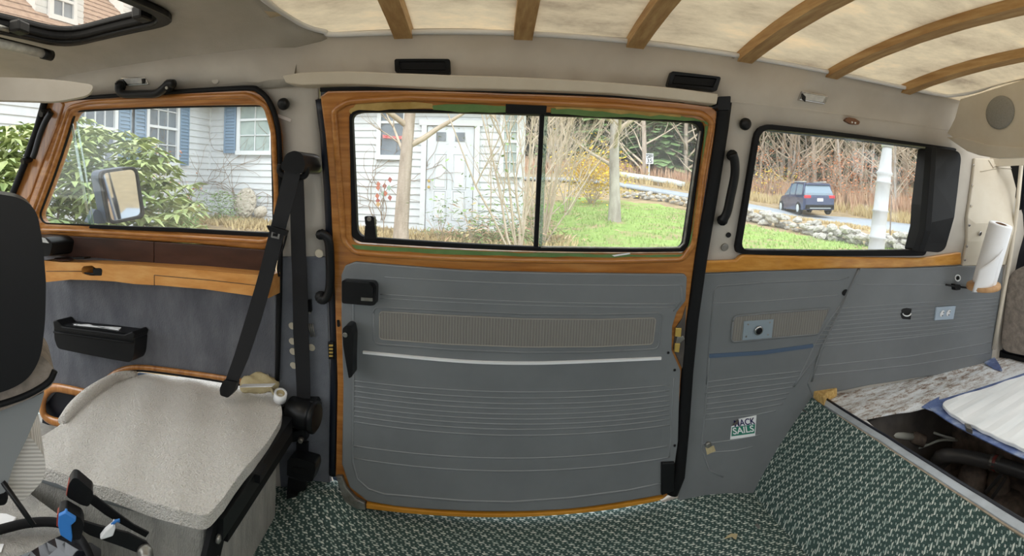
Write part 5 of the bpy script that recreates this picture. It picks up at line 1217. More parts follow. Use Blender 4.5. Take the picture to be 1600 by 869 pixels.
# roofs, with shingle courses
def roof(name, p0, along, up, n_courses, length):
    along, up = Vector(along), Vector(up).normalized(); nrm = along.cross(up).normalized(); nrm = nrm if nrm.z > 0 else -nrm
    rt_ = obj(name, (lambda bmz: bm_mesh(bmz, name))((lambda bmz: (bmz.faces.new([bmz.verts.new(Vector(p0) + q) for q in (Vector(), along * length, along * length + up * (n_courses * .25), up * (n_courses * .25))]), bmz)[1])(bmesh.new())), 'shingle', hs_)
    bmx = bmesh.new(); a = [bmx.verts.new(v) for v in (nrm * .004, nrm * .026, nrm * .006 + up * .27)]; b = [bmx.verts.new(v.co + along * length) for v in a]
    for k in range(3): bmx.faces.new((a[k], a[(k + 1) % 3], b[(k + 1) % 3], b[k]))
    me_ = bm_mesh(bmx, 'shingle_course'); me_.materials.append(MAT['shingle'])
    for k in range(n_courses):
        o_ = bpy.data.objects.new('shingle_course', me_); COL.objects.link(o_); o_.parent = rt_; o_.location = Vector(p0) + up * (.25 * k)
    return rt_
roof('wing_roof', (WX + .35, 0.9, 2.66), (0, 1, 0), (-1, 0, .95), 24, 10)
roof('main_roof', (-6.5, MY - .35, 2.66), (1, 0, 0), (0, 1, .75), 20, 7.6)
box('eave', (.14, 9.5, .16), Matrix.Translation((WX + .33, 5.5, 2.62)), 'sash', hs_); box('eave', (7.2, .14, .16), Matrix.Translation((-2.7, MY - .33, 2.62)), 'sash', hs_)
def dormer(px, py, width, par, wh=.9):
    d = ray(px, py); # where the sight line meets the wing roof plane
    t = None
    # plane: z - 2.66 = .95 * (WX + .35 - x)
    k = (2.66 - H + .95 * (WX + .35)) / (d.z + .95 * d.x); p = d * k + Vector((0, 0, H))
    f = box('dormer', (1.6, width, wh + .9), Matrix.Translation((p.x - .8, p.y, p.z + .1)), 'clap', par)
    hwin((p.x, p.y, p.z + .02), (0, 1, 0), (1, 0, 0), width * .42, wh * .8, 2, 2, 'winglass', par)
    for z in range(10): box('clapboard', (.02, width, .08), Matrix.Translation((p.x + .005, p.y, p.z - .42 + z * .12)) @ Matrix.Rotation(.12, 4, 'Y'), 'clap', f)
    bmx = bmesh.new(); y0, y1, z0, z1 = p.y - width * .62, p.y + width * .62, p.z + wh * .98, p.z + wh + width * .55
    q = [bmx.verts.new(v) for v in ((p.x + .2, y0, z0), (p.x + .2, p.y, z1), (p.x + .2, y1, z0), (p.x - 2.5, y0, z0), (p.x - 2.5, p.y, z1), (p.x - 2.5, y1, z0))]
    for f_ in ((0, 1, 2), (3, 5, 4), (0, 3, 4, 1), (1, 4, 5, 2), (0, 2, 5, 3)): bmx.faces.new([q[i] for i in f_])
    obj('dormer_roof', bm_mesh(bmx, 'dormer_roof'), 'shingle', par)
dormer(94, 30, 1.15, hs_, .75); dormer(218, 36, 1.15, hs_, .75)
# =================================================================== PLANTS, TREES, ROAD FURNITURE
MAT['bark'] = mat('grey_brown_bark', (150, 136, 122), (182, 168, 154), rough=.95, scale=9, stretch=(1, 1, .2), bmp=(40, .8, .01))
MAT['twig'] = mat('pale_twig', (176, 160, 140), (196, 182, 164), rough=.95, scale=6)
MAT['birch'] = mat('pale_bark', (190, 184, 176), (150, 142, 134), rough=.95, scale=5, stretch=(1, 1, .3))
MAT['needle'] = mat('evergreen_needles', (96, 126, 78), (130, 158, 104), rough=.95, scale=1.2, c3=(120, 150, 92))
MAT['darkneedle'] = mat('dark_evergreen', (84, 98, 78), (116, 130, 104), rough=.95, scale=1.0)
MAT['yleaf'] = mat('yellow_leaf', (226, 190, 50), (240, 212, 84), rough=.8, scale=4)
MAT['oleaf'] = mat('orange_leaf', (196, 120, 76), (216, 150, 106), rough=.9, scale=2)
MAT['rhodo'] = mat('rhododendron_leaf', (104, 126, 74), (152, 166, 104), rough=.5, scale=3.5, c3=(184, 190, 136))
MAT['gleaf'] = mat('bush_leaf', (110, 140, 82), (150, 176, 112), rough=.7, scale=6)
MAT['drygrass'] = mat('dry_grass', (204, 186, 142), (184, 162, 118), rough=.95, scale=2)
MAT['rubrush'] = mat('russet_brush', (186, 146, 120), (206, 176, 148), rough=.95, scale=1.5)
def tree_mesh(seed, height, r0, depth=3, spread=.6, nbr=9, first=.35, lean=0, kids=4, droop=0.0, seg=6):
    """trunk mesh and branch mesh at the origin"""
    rnd = random.Random(seed); tv, tf, bv, bf = [], [], [], []
    def tube(V, F, pts, rad, sg):
        base = len(V); prev = None
        for i, p in enumerate(pts):
            t = (pts[min(i + 1, len(pts) - 1)] - pts[max(i - 1, 0)]).normalized()
            s = t.cross(Vector((.3, 1, .1))).normalized(); u = s.cross(t)
            for k in range(sg):
                a = 6.2832 * k / sg; V.append(tuple(p + (s * math.cos(a) + u * math.sin(a)) * rad[i]))
        for i in range(len(pts) - 1):
            for k in range(sg): F.append((base + i * sg + k, base + i * sg + (k + 1) % sg, base + (i + 1) * sg + (k + 1) % sg, base + (i + 1) * sg + k))
    def grow(p, d, L, r, lev):
        n_ = 5; pts = [p.copy()]; rad = [r]
        for i in range(n_):
            d = (d + Vector((rnd.gauss(0, .12), rnd.gauss(0, .12), rnd.gauss(.05 - droop, .08)))).normalized(); p = p + d * (L / n_); pts.append(p.copy()); rad.append(r * (1 - .8 * (i + 1) / n_))
        tube(bv, bf, pts, rad, 4 if lev < 2 else 3)
        if lev < depth:
            for k in range(kids):
                i = rnd.randint(1, n_); a = rnd.uniform(0, 6.283)
                dd = (d + Vector((math.cos(a), math.sin(a), rnd.uniform(-.2, .5))) * rnd.uniform(.5, 1.0)).normalized()
                grow(pts[i], dd, L * rnd.uniform(.35, .6), max(rad[i] * .6, .003), lev + 1)
    pts = [Vector((0, 0, -.2))]; d = Vector((lean, 0, 1)).normalized(); rad = [r0 * 1.25]; n_ = 9
    for i in range(n_):
        d = (d + Vector((rnd.gauss(0, .03), rnd.gauss(0, .03), .05))).normalized(); pts.append(pts[-1] + d * height / n_); rad.append(r0 * (1 - .75 * (i + 1) / n_))
    tube(tv, tf, pts, rad, seg)
    for k in range(nbr):
        f = first + (1 - first) * (k + rnd.random() * .5) / nbr; i = min(n_ - 1, int(f * n_)); p = pts[i].lerp(pts[i + 1], f * n_ - i); a = rnd.uniform(0, 6.283)
        dd = Vector((math.cos(a) * spread, math.sin(a) * spread, rnd.uniform(.25, .9))).normalized()
        grow(p, dd, height * rnd.uniform(.22, .40) * (1.15 - f * .5), rad[i] * rnd.uniform(.35, .6), 1)
    ms = []
    for nm, V, F in (('trunk', tv, tf), ('branches', bv, bf)):
        me_ = bpy.data.meshes.new(nm); me_.from_pydata(V, [], F)
        for p in me_.polygons: p.use_smooth = True
        ms.append(me_)
    return ms
def leaf_cloud(seed, n, size, shape, m, asp=.45, name='foliage'):
    rnd = random.Random(seed); V, F = [], []
    for k in range(n):
        c = shape(rnd); a = rnd.uniform(0, 6.283); e = rnd.uniform(-.7, .5); s = size * rnd.uniform(.6, 1.3)
        d = Vector((math.cos(a) * math.cos(e), math.sin(a) * math.cos(e), math.sin(e))); w_ = d.cross(Vector((rnd.gauss(0, .4), rnd.gauss(0, .4), 1))).normalized() * s * asp * .5
        b = len(V); up = w_.cross(d).normalized() * s * .06
        V += [tuple(c), tuple(c + d * s * .5 + w_ + up), tuple(c + d * s), tuple(c + d * s * .5 - w_ + up)]; F.append((b, b + 1, b + 2, b + 3))
    me_ = bpy.data.meshes.new(name); me_.from_pydata(V, [], F); me_.materials.append(MAT[m]); return me_
def place(name, parts, loc, label, cat, group=None, rz=0, sc=1.0):
    t = thing(name, loc, label, cat, group); t.rotation_euler.z = rz; t.scale = (sc,) * 3 if not isinstance(sc, tuple) else sc
    for nm, me_ in parts:
        o_ = bpy.data.objects.new(nm, me_); COL.objects.link(o_); o_.parent = t
    return t
def mats(ms, a, b):
    ms[0].materials.append(MAT[a]); ms[1].materials.append(MAT[b]); return [('trunk', ms[0]), ('branches', ms[1])]

# rhododendron by the cab
def rh_shape(rnd):
    while True:
        p = Vector((rnd.uniform(-1, 1), rnd.uniform(-1, 1), rnd.uniform(-.75, 1)))
        if .55 < p.length < 1: return Vector((p.x * 1.15, p.y * 1.15, 1.05 + p.z * 1.0))
def whorls(seed, n, shape):
    rnd = random.Random(seed); V, F = [], []
    for k in range(n):
        c = shape(rnd); m_ = rnd.randint(6, 9)
        for q in range(m_):
            a = 6.283 * q / m_ + rnd.uniform(-.2, .2); L = rnd.uniform(.11, .18); el = rnd.uniform(-.45, .25)
            d = Vector((math.cos(a) * math.cos(el), math.sin(a) * math.cos(el), math.sin(el))); w_ = Vector((-math.sin(a), math.cos(a), 0)) * L * .17; b = len(V)
            V += [tuple(c + d * .01), tuple(c + d * L * .5 + w_ + Vector((0, 0, .012))), tuple(c + d * L + Vector((0, 0, -.03))), tuple(c + d * L * .5 - w_ + Vector((0, 0, .012)))]; F.append((b, b + 1, b + 2, b + 3))
    me_ = bpy.data.meshes.new('foliage'); me_.from_pydata(V, [], F); me_.materials.append(MAT['rhodo']); return me_
st_ = tree_mesh(11, 1.5, .03, 2, .9, 9, .1); p = gpt(az(95), 4.9); place('rhododendron', mats(st_, 'bark', 'bark') + [('foliage', whorls(4, 900, rh_shape))], p, 'big rhododendron bush with whorled green leaves by the house', 'bush', sc=(1.15, 1.15, .92))
p = gpt(az(-20), 4.6); place('rhododendron', [(n_, m_) for n_, m_ in mats(tree_mesh(12, 1.5, .03, 2, .9, 9, .1), 'bark', 'bark')] + [('foliage', whorls(9, 500, rh_shape))], p, 'rhododendron bush seen through the windscreen edge', 'bush', sc=.9)
# small bushes and ornament along the house
def ball(rx, rz_): return lambda rnd: (lambda v: Vector((v.x * rx, v.y * rx, rz_ + v.z * rz_)))(Vector((rnd.gauss(0, .45), rnd.gauss(0, .45), rnd.uniform(-.95, .95))))
p = PY(345, 338, 9.2); place('small_bush', [('foliage', leaf_cloud(21, 700, .09, ball(.5, .32), 'gleaf', .3))], Vector((p.x, 9.2, gz(p.x, 9.2))), 'small green bush at the foot of the house wall', 'bush')
p = PY(280, 352, 7.6); place('low_plant', [('foliage', leaf_cloud(22, 500, .18, ball(.45, .14), 'gleaf', .14))], Vector((p.x, 7.6, gz(p.x, 7.6))), 'low spiky green plant in front of the wing wall', 'plant')
p = PY(255, 320, 6.6); place('russet_shrub', mats(tree_mesh(14, 1.3, .012, 2, .7, 12, .05), 'twig', 'oleaf') + [('foliage', leaf_cloud(23, 160, .05, lambda r: Vector((r.gauss(0, .3), r.gauss(0, .3), r.uniform(.5, 1.5))), 'oleaf', .6))], Vector((p.x, 6.6, gz(p.x, 6.6))), 'twiggy russet shrub under the wing window', 'shrub')
lo_ = thing('stone_ornament', PY(385, 333, 9.55), 'pale carved stone plaque leaning on the house wall', 'ornament')
MAT['stone1'] = mat('carved_stone', (176, 166, 150), (206, 198, 184), rough=.9, scale=22, bmp=(20, 1, .03))
lathe('slab', [(.24, 0), (.30, .03), (.30, .07), (.22, .09), (.20, .11), (.08, .12)], frame_at(PY(385, 318, 9.75), (0, -.97, .25), (1, 0, 0)) @ Matrix.Diagonal((.85, 1.1, 1, 1)), 'stone1', lo_, 16, False)
for k in range(10):
    a = 6.283 * k / 10; lathe('boss', [(.045, .07), (.045, .10), (.02, .12)], frame_at(PY(385, 318, 9.75), (0, -.97, .25), (1, 0, 0)) @ Matrix.Translation((.2 * math.cos(a), .25 * math.sin(a), 0)), 'stone1', lo_, 8)
p = PY(408, 331, 9.4); lathe('garden_stone', [(.06, -.14), (.11, -.10), (.12, .02), (.08, .10), (.02, .13)], frame_at(p, (.8, 0, .4), (0, 1, 0)), 'stone1', None, 12); tag(bpy.context.scene.objects['garden_stone'], 'pale rounded garden stone beside the carved plaque', 'stone')
# bare vine stems on the house walls
def vine(name, start, fn, n, seed, label, ln=1.6):
    rnd = random.Random(seed); t = thing(name, fn(*start), label, 'vine', 'bare vines on the clapboards')
    def walk(px, py, ang, L, r, lev):
        pts = []
        for i in range(int(L)):
            pts.append(fn(px, py)); px += 7 * math.cos(ang); py -= 7 * math.sin(ang); ang += rnd.gauss(0, .28)
            if lev < 2 and rnd.random() < .2: walk(px, py, ang + rnd.choice((-1, 1)) * rnd.uniform(.5, 1.1), L * .5, r * .7, lev + 1)
        if len(pts) > 1: sweep('stem', pts, r, 'vinebark', t, seg=4, radii=[1 - .7 * i / len(pts) for i in range(len(pts))])
    for k in range(n): walk(start[0] + rnd.uniform(-12, 12), start[1], 1.57 + rnd.gauss(0, .35), 16 * ln, .009, 0)
    return t
MAT['vinebark'] = mat('vine_bark', (132, 112, 92), (160, 138, 116), rough=.95, scale=8)
vine('wall_vine', (300, 335), lambda a, b: PX(a, b, WX + .08) if a < 322 else PY(a, b, MY - .08), 3, 41, 'bare vine stems climbing the wing wall beside the shutter')
vine('wall_vine', (375, 330), lambda a, b: PY(a, b, MY - .08), 3, 44, 'bare vine stems spreading under the curtained window', 1.0)
vine('wall_vine', (590, 345), lambda a, b: PY(a, b, MY - .08), 4, 46, 'bare vine stems on the clapboards left of the white door', 1.3)
gg = thing('garden_ornament', PY(600, 300, 9.3), 'coloured metal leaves of a garden ornament before the clapboards', 'ornament')
rnd = random.Random(77)
for k in range(11):
    px, py = 585 + rnd.uniform(0, 28), 280 + rnd.uniform(0, 42); c = PY(px, py, 9.3)
    m_ = mat('leaf_tin', rnd.choice([(186, 110, 84), (150, 176, 160), (196, 160, 110), (160, 80, 70)]), rough=.5)
    upright('leaf', [(px - 3, py), (px, py - 5), (px + 4, py - 1), (px + 1, py + 5)], c.y / math.cos(az(px)), .01, m_, gg, 0, g=.5)
sweep('stake', [PY(598, 330, 9.3), PY(600, 300, 9.3), PY(602, 282, 9.3)], .008, 'vinebark', gg, seg=5)
b0 = PY(600, 330, 9.3); sweep('stake', [Vector((b0.x, 9.3, gz(b0.x, 9.3))), b0], .008, 'vinebark', gg, seg=5)
# red ribbon on the window
rb_ = slab('red_ribbon', [[(0, 0), (.45, -.02), (.46, .05), (.2, .04), (0, .07)]], lambda u, v, d: PY(598, 216, MY - .10) + Vector((u, -d, v)), .02, .5, 0, 2, mat('red_berry', (190, 60, 72), (220, 150, 150), rough=.7, scale=30)); tag(rb_, 'red garland strip across the window left of the white door', 'garland')

# trees in front of the house and on the lawn
def stand(px, y): x = y * math.tan(az(px)); return Vector((x, y, gz(x, y)))
place('bare_tree', mats(tree_mesh(51, 5.5, .125, 3, .9, 14, .26, .0, 4, seg=9), 'bark', 'twig'), stand(628, 7.6), 'bare tree with a stout trunk beside the white house door', 'tree')
place('bare_tree', mats(tree_mesh(58, 7.0, .14, 4, .9, 16, .20, .0, 3, seg=9), 'birch', 'twig'), stand(962, 11.6), 'bare pale tree standing alone on the mown lawn', 'tree')
def shrub_mesh(seed, n, height, r, spread, lv=2, kids=4):
    rnd = random.Random(seed); V, F = [], []
    def tube(pts, r_):
        b = len(V); sg = 4
        for i, p in enumerate(pts):
            t = (pts[min(i + 1, len(pts) - 1)] - pts[max(i - 1, 0)]).normalized(); s = t.cross(Vector((.2, 1, .1))).normalized(); u = s.cross(t); rr = r_ * (1 - .75 * i / (len(pts) - 1))
            for k in range(sg): V.append(tuple(p + (s * math.cos(1.571 * k) + u * math.sin(1.571 * k)) * rr))
        for i in range(len(pts) - 1):
            for k in range(sg): F.append((b + i * sg + k, b + i * sg + (k + 1) % sg, b + (i + 1) * sg + (k + 1) % sg, b + (i + 1) * sg + k))
    def grow(p, d, L, r_, lev):
        pts = [p.copy()]
        for i in range(7):
            d = (d + Vector((rnd.gauss(0, .1), rnd.gauss(0, .1), rnd.gauss(.02, .07)))).normalized(); p = p + d * L / 7; pts.append(p.copy())
        tube(pts, r_)
        if lev < lv:
            for k in range(kids):
                i = rnd.randint(1, 6); dd = (d + Vector((rnd.gauss(0, .55), rnd.gauss(0, .55), rnd.uniform(0, .5)))).normalized(); grow(pts[i], dd, L * rnd.uniform(.35, .65), r_ * .55, lev + 1)
    for k in range(n):
        a = rnd.uniform(0, 6.283); d = Vector((math.cos(a) * spread * rnd.random(), math.sin(a) * spread * rnd.random(), 1)).normalized()
        grow(Vector((rnd.gauss(0, .02), rnd.gauss(0, .02), -.1)), d, height * rnd.uniform(.7, 1.1), r * rnd.uniform(.6, 1.3), 0)
    me_ = bpy.data.meshes.new('stems'); me_.from_pydata(V, [], F); me_.materials.append(MAT['twig']); return me_
place('bare_shrub', [('stems', shrub_mesh(61, 8, 3.2, .020, .8, 3, 3)), ('foliage', leaf_cloud(62, 110, .07, lambda r: Vector((r.gauss(-.5, .5), r.gauss(0, .5), r.uniform(.4, 2.0))), 'gleaf', .7))], stand(812, 7.4), 'tall bare many-stemmed shrub between door and lawn', 'shrub')
place('bare_shrub', [('stems', shrub_mesh(65, 9, 3.4, .018, .6, 3, 4))], stand(845, 8.6), 'tangled bare shrub behind the middle bar of the sliding window', 'shrub')
place('bare_shrub', [('stems', shrub_mesh(66, 7, 3.6, .018, .8, 3, 4))], stand(885, 13.5), 'thin bare shrub beside the yellow bush', 'shrub')
for k, (px, y, l) in enumerate(((690, 9.0, 'young green sapling in front of the white door'), (735, 8.6, 'dry stalks growing beside the white door'))):
    place('sapling', [('stems', shrub_mesh(70 + k, 4, .7, .008, .4, 1, 3)), ('foliage', leaf_cloud(72 + k, 60, .08, lambda r: Vector((r.gauss(0, .1), r.gauss(0, .1), r.uniform(.1, .75))), 'gleaf' if k == 0 else 'drygrass', .5))], stand(px, y), l, 'plant')
place('weed_clump', [('foliage', leaf_cloud(75, 900, .16, lambda r: Vector((r.gauss(0, .55), r.gauss(0, .3), abs(r.gauss(.15, .3)))), 'gleaf', .16)), ('leaves', leaf_cloud(76, 700, .2, lambda r: Vector((r.gauss(0, .6), r.gauss(0, .3), abs(r.gauss(.1, .25)))), 'rubrush', .1))], stand(792, 8.9), 'weedy clump of green and russet stalks at the house corner', 'weeds')  # the leaves mesh is the russet stalks of the clump
# yellow bush and dry undergrowth
place('yellow_bush', [('stems', shrub_mesh(81, 16, 1.6, .014, .8, 2, 4)), ('foliage', leaf_cloud(82, 2200, .11, lambda r: Vector((r.gauss(0, .5), r.gauss(0, .4), abs(r.gauss(.95, .38)))), 'yleaf', .6))], stand(925, 17.5), 'bright yellow autumn bush at the lawn edge', 'bush', sc=1.15)
def tufts(name, spots, m, h, label, cat, seed):
    rnd = random.Random(seed); V, F = [], []
    for x, y in spots:
        z = gz(x, y)
        for k in range(10):
            a = rnd.uniform(0, 6.283); hh = h * rnd.uniform(.5, 1.2); b = len(V); dx, dy = rnd.gauss(0, .12), rnd.gauss(0, .12); wd = .025 * (1 + hh)
            V += [(x + dx - wd * math.cos(a), y + dy - wd * math.sin(a), z - .03), (x + dx + wd * math.cos(a), y + dy + wd * math.sin(a), z - .03), (x + dx + rnd.gauss(0, .12 * hh + .05), y + dy + rnd.gauss(0, .12 * hh + .05), z + hh)]; F.append((b, b + 1, b + 2))
    me_ = bpy.data.meshes.new(name); me_.from_pydata(V, [], F); o_ = obj(name, me_, m); o_['kind'] = 'stuff'; tag(o_, label, cat)
rnd = random.Random(5)
def ring_spots(n, t0, t1, rf): return [(lambda th, r: (r * math.sin(th), r * math.cos(th)))(*(lambda th: (th, rf(th)))(rnd.uniform(t0, t1))) for _ in range(n)]
def rroad(th): return float(np.interp(th, [q[0] for q in rc_], [q[1] for q in rc_]))
tufts('dry_grass', ring_spots(900, .16, 1.1, lambda th: rroad(th) + rnd.uniform(3.2, 6)), 'drygrass', .5, 'pale dry grass along the far side of the road', 'dry grass', 6)
tufts('russet_brush', ring_spots(1500, .05, 1.1, lambda th: rroad(th) + rnd.uniform(5, 11)), 'rubrush', 1.05, 'russet undergrowth at the edge of the woods', 'brush', 7)
tufts('leaf_litter_grass', [(rnd.uniform(-5.9, .4), rnd.uniform(8.6, 9.8)) for _ in range(420)] + [(rnd.uniform(-.6, 1.3), rnd.uniform(6.4, 9.4)) for _ in range(260)], 'drygrass', .13, 'dry grass and leaves along the foot of the house', 'dry grass', 8)
tufts('verge_grass', ring_spots(700, .22, 1.05, lambda th: rroad(th) - rnd.uniform(3.0, 4.5)), 'drygrass', .14, 'tawny grass between stone wall and road', 'dry grass', 9)

# dry stone wall along the road: each stone a part
MAT['fieldstone'] = mat('field_stone', (150, 148, 144), (186, 182, 174), rough=.9, scale=3, c3=(120, 118, 118))
sw_ = thing('stone_wall', gpt(.6, 15.5), 'tumbled dry stone wall between lawn and road', 'stone wall')
smesh = []
for k in range(6):
    r_ = random.Random(100 + k); bm = bmesh.new(); bmesh.ops.create_icosphere(bm, subdivisions=1, radius=1)
    for v in bm.verts: v.co = Vector((v.co.x * r_.uniform(.75, 1.2), v.co.y * r_.uniform(.75, 1.1), v.co.z * r_.uniform(.6, 1.0)))
    me_ = bm_mesh(bm, 'stone'); me_.materials.append(MAT['fieldstone']); smesh.append(me_)
rnd = random.Random(15); path = [(.25, 20.8), (.33, 20.2), (.42, 18.8), (.5, 17), (.58, 15.6), (.666, 14.2), (.75, 13.2), (.84, 12.6), (.95, 12)]
for k in range(290):
    th = .26 + .66 * k / 289 + rnd.gauss(0, .004); r = float(np.interp(th, [q[0] for q in path], [q[1] for q in path])) + rnd.gauss(0, .22)
    s = rnd.uniform(.08, .19); lvl = rnd.choice((0, 0, 1, 1, 2)); p = gpt(th, r, .02 + s * .4 + lvl * .14)
    o_ = bpy.data.objects.new('stone', rnd.choice(smesh)); COL.objects.link(o_); o_.parent = sw_; o_.matrix_parent_inverse = Matrix.Translation(sw_.location).inverted()
    k_ = .72 if th < .43 else 1; o_.location = Vector((p.x, p.y, gz(p.x, p.y) + (p.z - gz(p.x, p.y)) * k_)); s *= k_; o_.scale = (s * 1.25, s, s * .75); o_.rotation_euler = (rnd.uniform(-.3, .3), rnd.uniform(-.3, .3), rnd.uniform(0, 6.28))

# woods
def conifer(seed, h, r, n, m):
    rnd = random.Random(seed); V, F = [], []
    for k in range(n):
        f = rnd.random() ** .8; z = h * (.06 + .92 * f); rr = r * (1 - f) ** .8 * rnd.uniform(.3, 1.0) + .1; a = rnd.uniform(0, 6.283); c = Vector((rr * math.cos(a), rr * math.sin(a), z)); s = .34 + .4 * (1 - f)
        d = Vector((math.cos(a), math.sin(a), -.28)).normalized(); w_ = Vector((-math.sin(a), math.cos(a), 0)) * s * .55; b = len(V)
        V += [tuple(c - d * s), tuple(c + w_), tuple(c + d * s), tuple(c - w_)]; F.append((b, b + 1, b + 2, b + 3))
    me_ = bpy.data.meshes.new('foliage'); me_.from_pydata(V, [], F); me_.materials.append(MAT[m]); return me_
con = [(mats(tree_mesh(200 + k, 11, .16, 1, .7, 4, .5), 'bark', 'bark')[:1] + [('foliage', conifer(210 + k, 12, 3.0, 2600, ('needle', 'darkneedle', 'needle')[k]))]) for k in range(3)]
woods = [(930, 40, 0), (985, 42, 1), (1030, 36, 0), (1062, 38, 2), (1095, 40, 1), (1120, 37, 2), (870, 46, 1), (1160, 42, 1), (1205, 40, 1), (1235, 44, 2), (1330, 46, 1), (1290, 42, 1), (1400, 46, 1), (1450, 44, 1), (1480, 48, 2), (1180, 50, 1), (1260, 50, 1), (1370, 52, 1), (1010, 50, 1), (1080, 50, 1), (830, 50, 1), (1530, 46, 1), (780, 48, 1), (900, 52, 1)]
rnd = random.Random(23)
def zone(px): return next(t for lim, t in ((905, ' behind the yellow bush'), (985, ' behind the lone lawn tree'), (1045, ' behind the speed limit sign'), (1110, ' behind the guardrail end'), (1215, ' behind the yellow sapling'), (1290, ' behind the blue car'), (1360, ' between blue car and white post'), (1410, ' behind the white post'), (9999, ' behind the rusty stake')) if px < lim)
cl_ = {0: 'fresh green evergreen', 1: 'dark evergreen deep in the woods', 2: 'tall green conifer'}
for px, r, v in woods:
    place('evergreen_tree', con[v], gpt(az(px), r, -.2), cl_[v] + zone(px), 'tree', 'evergreens in the woods', rnd.uniform(0, 6), rnd.uniform(.85, 1.25))
bar = [mats(tree_mesh(230 + k, 12, (.13, .10, .17, .11)[k], 3, .7, 20, .05, rnd.uniform(-.05, .05), 3), ('bark', 'birch', 'bark', 'birch')[k], 'twig') for k in range(4)]
bl = ('bare brown tree', 'slim pale bare tree', 'thick-trunked bare brown tree', 'pale leaning bare tree')
for k in range(64):
    px = 845 + (1560 - 845) * (k + rnd.random()) / 64; v = rnd.randrange(4); r = rroad(az(px)) + rnd.uniform(6, 16)
    place('woodland_tree', bar[v], gpt(az(px), r, -.1), bl[v] + zone(px), 'tree', 'bare trees in the woods', rnd.uniform(0, 6), rnd.uniform(.75, 1.15))
rus = [('branches', shrub_mesh(300, 8, 2.6, .02, .7, 2, 4)), ('foliage', leaf_cloud(301, 500, .13, lambda r: Vector((r.gauss(0, .8), r.gauss(0, .8), r.uniform(.6, 3.0))), 'oleaf', .6))]
for k, px in enumerate((1190, 1262, 1300, 1320, 1345, 1420, 1470)):
    place('russet_sapling', rus, gpt(az(px), rroad(az(px)) + 6.5 + (k % 3)), 'russet-leaved sapling' + zone(px), 'sapling', 'russet saplings by the road', k * 1.3, rnd.uniform(.8, 1.2))
place('yellow_sapling', [('branches', shrub_mesh(310, 8, 2.0, .02, .8, 2, 4)), ('foliage', leaf_cloud(311, 420, .12, lambda r: Vector((r.gauss(0, .9), r.gauss(0, .6), r.uniform(.4, 2.0))), 'yleaf', .6))], gpt(az(1208), rroad(az(1208)) + 5.5), 'yellow-leaved sapling across the road from the stone wall', 'sapling')

# guardrail, sign, post
gl = thing('guardrail', gpt(az(1020), 31), 'pale steel guardrail along the far road edge', 'guardrail')
gp = [PR(px, py, rroad(az(px)) + 3.4) for px, py in ((966, 272), (995, 276), (1030, 281), (1050, 284), (1070, 289))]
MAT['galv'] = mat('galvanised_steel', (206, 214, 214), rough=.45, metal=.2)
sweep('rail', gp, 0, 'galv', gl, flat=(.05, .16), up=(0, 0, 1), seg=8)
for p in gp[::1]: sweep('post', [Vector((p.x, p.y + .12, gz(p.x, p.y) - .2)), Vector((p.x, p.y + .12, p.z + .12))], .06, 'bark', gl, seg=6)
sg = thing('speed_limit_sign', gpt(az(1013), 32), 'white SPEED LIMIT sign on a post beside the guardrail', 'road sign')
rs_ = 31.5; c0 = PR(1015, 248, rs_); th_ = az(1015)
Ms = frame_at(c0, (-math.sin(th_), -math.cos(th_), 0), (math.cos(th_), -math.sin(th_), 0))
sw2, sh2 = .46, .64
box('plate', (sw2, sh2, .02), Ms, 'sash', sg, .004)
box('post', (.06, .06, 2.4), Matrix.Translation(c0 + Vector((0, .06, -1.2 + .2))), 'galv', sg)
for bd, y_, s_ in (('SPEED', .22, .16), ('LIMIT', .09, .16), ('35', -.15, .36)):
    me_ = text_mesh(bd, s_, .002, .006); me_.transform(Ms @ Matrix.Translation((0, y_, .014))); obj('lettering', me_, 'black', sg)
pw = thing('lamp_post', stand(1383, 3.0), 'white turned wooden post standing outside the rear window', 'post')
pb_ = stand(1383, 3.0) + Vector((-.205, 0, 0)); ptop = PY(1384, 226, 3.0); hh = ptop.z - pb_.z
tilt = Vector((PY(1384, 226, 3.0) - PY(1366, 392, 3.0))); 
zz = lambda py: PY(1375, py, 3.0).z - pb_.z
prof = [(r__ * .9, z__) for r__, z__ in ((.075, 0), (.075, zz(388)), (.072, zz(372)), (.084, zz(370)), (.072, zz(368)), (.068, zz(330)), (.080, zz(328)), (.068, zz(326)), (.064, zz(285)), (.077, zz(283)), (.064, zz(281)), (.064, zz(272)), (.080, zz(268)), (.064, zz(265)), (.06, zz(262)), (.045, zz(228)), (.045, hh))]
lathe('post_shaft', prof, frame_at(pb_, tilt, (1, 0, 0)), mat('post_white', (186, 190, 194), rough=.5), pw, 20)
lathe('post_collar', [(.05, hh - .01), (.05, hh + .05), (.03, hh + .1)], frame_at(pb_, tilt, (1, 0, 0)), 'galv', pw, 16)
pr_ = thing('survey_stake', stand(1392, 12), 'thin rusty stake standing by the stone wall', 'stake'); sweep('rod', [stand(1392, 12), PY(1393, 305, 12)], .02, 'rust', pr_, seg=6)

